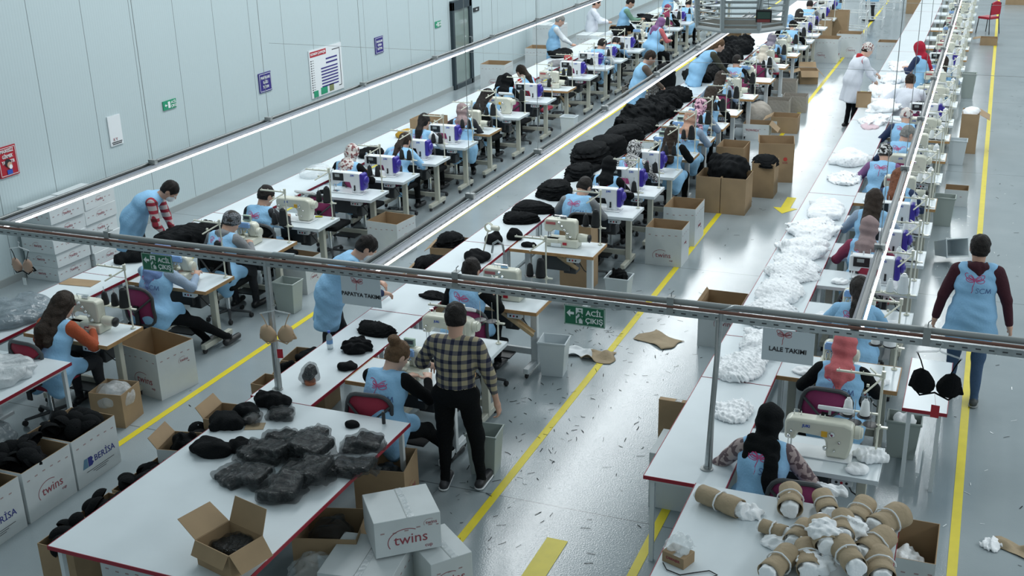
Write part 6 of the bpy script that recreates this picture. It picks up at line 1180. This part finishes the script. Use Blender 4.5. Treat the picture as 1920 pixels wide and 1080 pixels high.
f = MB(); f.tube([(-.05, 0, .06), (0, 0, .4), (.05, 0, .06)], .003, 5); f.build('cord', [BLACK], S0); tag(S0, 'small dark control screen hanging on cords in front of the diffuser', 'screen')
# steel racks at the far end of the middle row
for i, (x, y) in enumerate(((-3.75, 36.3), (-3.45, 38.4), (-3.35, 40.8), (-3.3, 43.))):
    r = empty('steel_rack', (x, y, 0)); tag(r, 'white tubular steel rack at the far end of the central aisle, %s' % ords[i], 'rack', 'white steel racks'); 
    for sx in (-1, 1):
        for sy in (-1, 1): f = MB(); f.box((sx*.36, sy*.26, .58), (.035, .035, 1.16)); f.build('leg', [WSTEEL], r)
    for z in (.25, .7, 1.15): f = MB(); f.box((0, -.26, z), (.72, .03, .03)); f.box((0, .26, z), (.72, .03, .03)); f.box((-.36, 0, z), (.03, .52, .03)); f.box((.36, 0, z), (.03, .52, .03)); f.build('shelf_frame', [WSTEEL], r, smooth=0)
# scraps on the floor: nobody could count them
def scraps(name, label, zones, m, seed, wd=.006):
    rs_ = np.random.RandomState(seed); f = MB()
    for n, x0, x1, y0, y1, l0, l1 in zones:
        for k in range(n):
            x = rs_.uniform(x0, x1); y = rs_.uniform(y0, y1); a = rs_.rand()*6.28; L = rs_.uniform(l0, l1)*.62; c = rs_.uniform(-9, 9); P = [(x, y)]
            for s in range(5): a += c*L/5; P.append((P[-1][0]+math.cos(a)*L/5, P[-1][1]+math.sin(a)*L/5))
            w = wd*rs_.uniform(.5, 1.3); vs = []
            for (px, py) in P: vs += [(px-math.sin(a)*w/2, py+math.cos(a)*w/2, .004), (px+math.sin(a)*w/2, py-math.cos(a)*w/2, .005)]
            f.add(vs, [(2*i, 2*i+1, 2*i+3, 2*i+2) for i in range(5)])
    return tag(f.build(name, [m], smooth=0), label, 'scraps', kind='stuff')
scraps('black_thread_scraps', 'black thread and elastic scraps strewn over the aisle floors', [(130, -4.1, -3.1, 7.2, 13.5, .03, .14), (110, -3.4, -2.1, 7.0, 13.5, .03, .14), (60, -4.3, -3.6, 8.0, 12.2, .03, .1), (30, -7.7, -6.2, 8, 16, .03, .12), (20, -3.4, -2.2, 14, 22, .04, .15), (420, -3.9, -2.75, 31, 38.5, .06, .16), (60, .1, 1.6, 8, 30, .03, .12), (40, -7.6, -6.6, 16, 26, .04, .14), (40, -3.4, -2.3, 22, 30, .04, .14), (30, .3, 1.2, 24, 28, .05, .15)], BLKF, 1)
scraps('white_thread_scraps', 'white thread scraps on the right aisle floor', [(60, -.3, 1.3, 7.4, 20, .03, .12), (30, -.3, .1, 15, 18, .04, .14)], WHITE, 2)
x, y = at(1860, 1025); blob('white_thread_tangle', 'tangle of white thread on the floor at the lower right', 'thread', x, y, 0, .08, .10, .04, WHTF, 340, 8, .010, 90, .008)
sheet('strip of brown cardboard on the floor at the lower right corner', 1900, 1030, .34, .14, KRAFT, 9, -.6, .05)
def board(label, a, b, w=.10):
    A, Bv = Vector((*at(a[0], a[1], a[2]), a[2])), Vector((*at(b[0], b[1], b[2]), b[2])); d = Bv-A; L = d.length; d.normalize(); s = d.cross(Vector((0, 0, 1))); s.normalize(); u = s.cross(d); M = Matrix(((d.x, s.x, u.x, 0), (d.y, s.y, u.y, 0), (d.z, s.z, u.z, 0), (0, 0, 0, 1)))
    f = MB(); f.box((L/2, 0, 0), (L, w, .018), 0, M); f.box((L/2, w/2, .014), (L, .008, .03), 0, M); f.box((L/2, -w/2, .014), (L, .008, .03), 0, M); o = f.build('chute_board', [mat('pale_plywood', (.50, .36, .20), .5, var=.1, vscale=20)], loc=A); return tag(o, label, 'board')
board('slanting wooden chute under the wood-edged table behind the plaid man', (942, 585, .70), (1000, 628, .45)); board('slanting wooden chute under the second wood-edged table, middle row', (1050, 483, .70), (1078, 504, .5)); board('slanting wooden chute under the red sweater girl table', (1040, 172, .70), (1066, 200, .35))
r = empty('tape_feeder', (*at(905, 478, TH), TH)); f = MB(); f.lathe([(.05, 0), (.05, .012)], (0, 0, 0), 14); f.tube([(0, 0, 0), (.06, .05, .30)], .009, 6); f.build('feeder_stand', [CREAM], r)
f = MB(); f.tube([(.06+.05*math.cos(t), .05+.012*t/6, .33+.05*math.sin(t)) for t in np.linspace(0, 25, 90)], .005, 5); f.build('coil', [CREAM], r); f = MB(); f.lathe([(.03, 0), (.032, .01), (.032, .09), (.02, .10)], (.10, .06, .33), 14, 0, 'x'); f.build('feeder_motor', [CREAM], r)
f = MB(); f.tube([(.10, .05, .02), (.12, .05, .14), (.18, .05, .18), (.24, .05, .14), (.26, .05, .02)], .014, 8); f.build('bent_tube', [STEEL], r); tag(r, 'cream tape feeder with coiled hose standing behind the cropped-haired man', 'tape feeder')
for i, (row, Y, k, e, who, ch, c) in enumerate(ST):                # the piece of sewing lying at each needle
    if Y > 30 or (row == 2 and Y < 9.5): continue
    g = 1 if row == 3 else 0; m = WHTF if g else BLKF; x0 = XR[row]-.53
    blob('garment_piece', '%s cloth by the needle %s' % (('black', 'white')[g], who), 'garment', x0-.30+rs.uniform(-.04, .04), Y+.15, TH, rs.uniform(.09, .14), rs.uniform(.07, .11), rs.uniform(.03, .06), m, 400+i, 5, .006, 45, .011 if Y < 14 else .016)
    if row == 3: blob('garment_piece', 'white cloth right of the machine %s' % who, 'garment', x0+.36, Y+.12, TH, rs.uniform(.08, .12), rs.uniform(.08, .12), rs.uniform(.03, .07), WHTF, 500+i, 5, .006, 45, .011 if Y < 14 else .016)
r = empty('thread_snips', (*at(1474, 856, TH), TH+.004), -.4); f = MB(); f.tube([(-.05, .008, .004), (0, .012, .006), (.05, .004, .004)], .008, 8); f.tube([(-.05, -.008, .004), (0, -.012, .006), (.05, -.004, .004)], .008, 8); f.build('green_grip', [mat('green_plastic', (.02, .28, .12), .4)], r); f = MB(); f.box((.075, 0, .004), (.05, .006, .003)); f.build('blade', [CHROME], r); tag(r, 'green thread snips on the nearest right-hand sewing table', 'snips')
r = empty('thread_snips', (*at(598, 407, TH), TH+.004), .3); f = MB(); f.tube([(-.05, .006, .004), (0, .01, .006), (.05, 0, .004)], .008, 8); f.tube([(-.05, -.006, .004), (0, -.01, .006), (.05, 0, .004)], .008, 8); f.build('yellow_grip', [mat('yellow_plastic', (.6, .55, .03), .4)], r); tag(r, 'yellow-green thread snips on the table beside the large cream machine, wall side', 'snips')
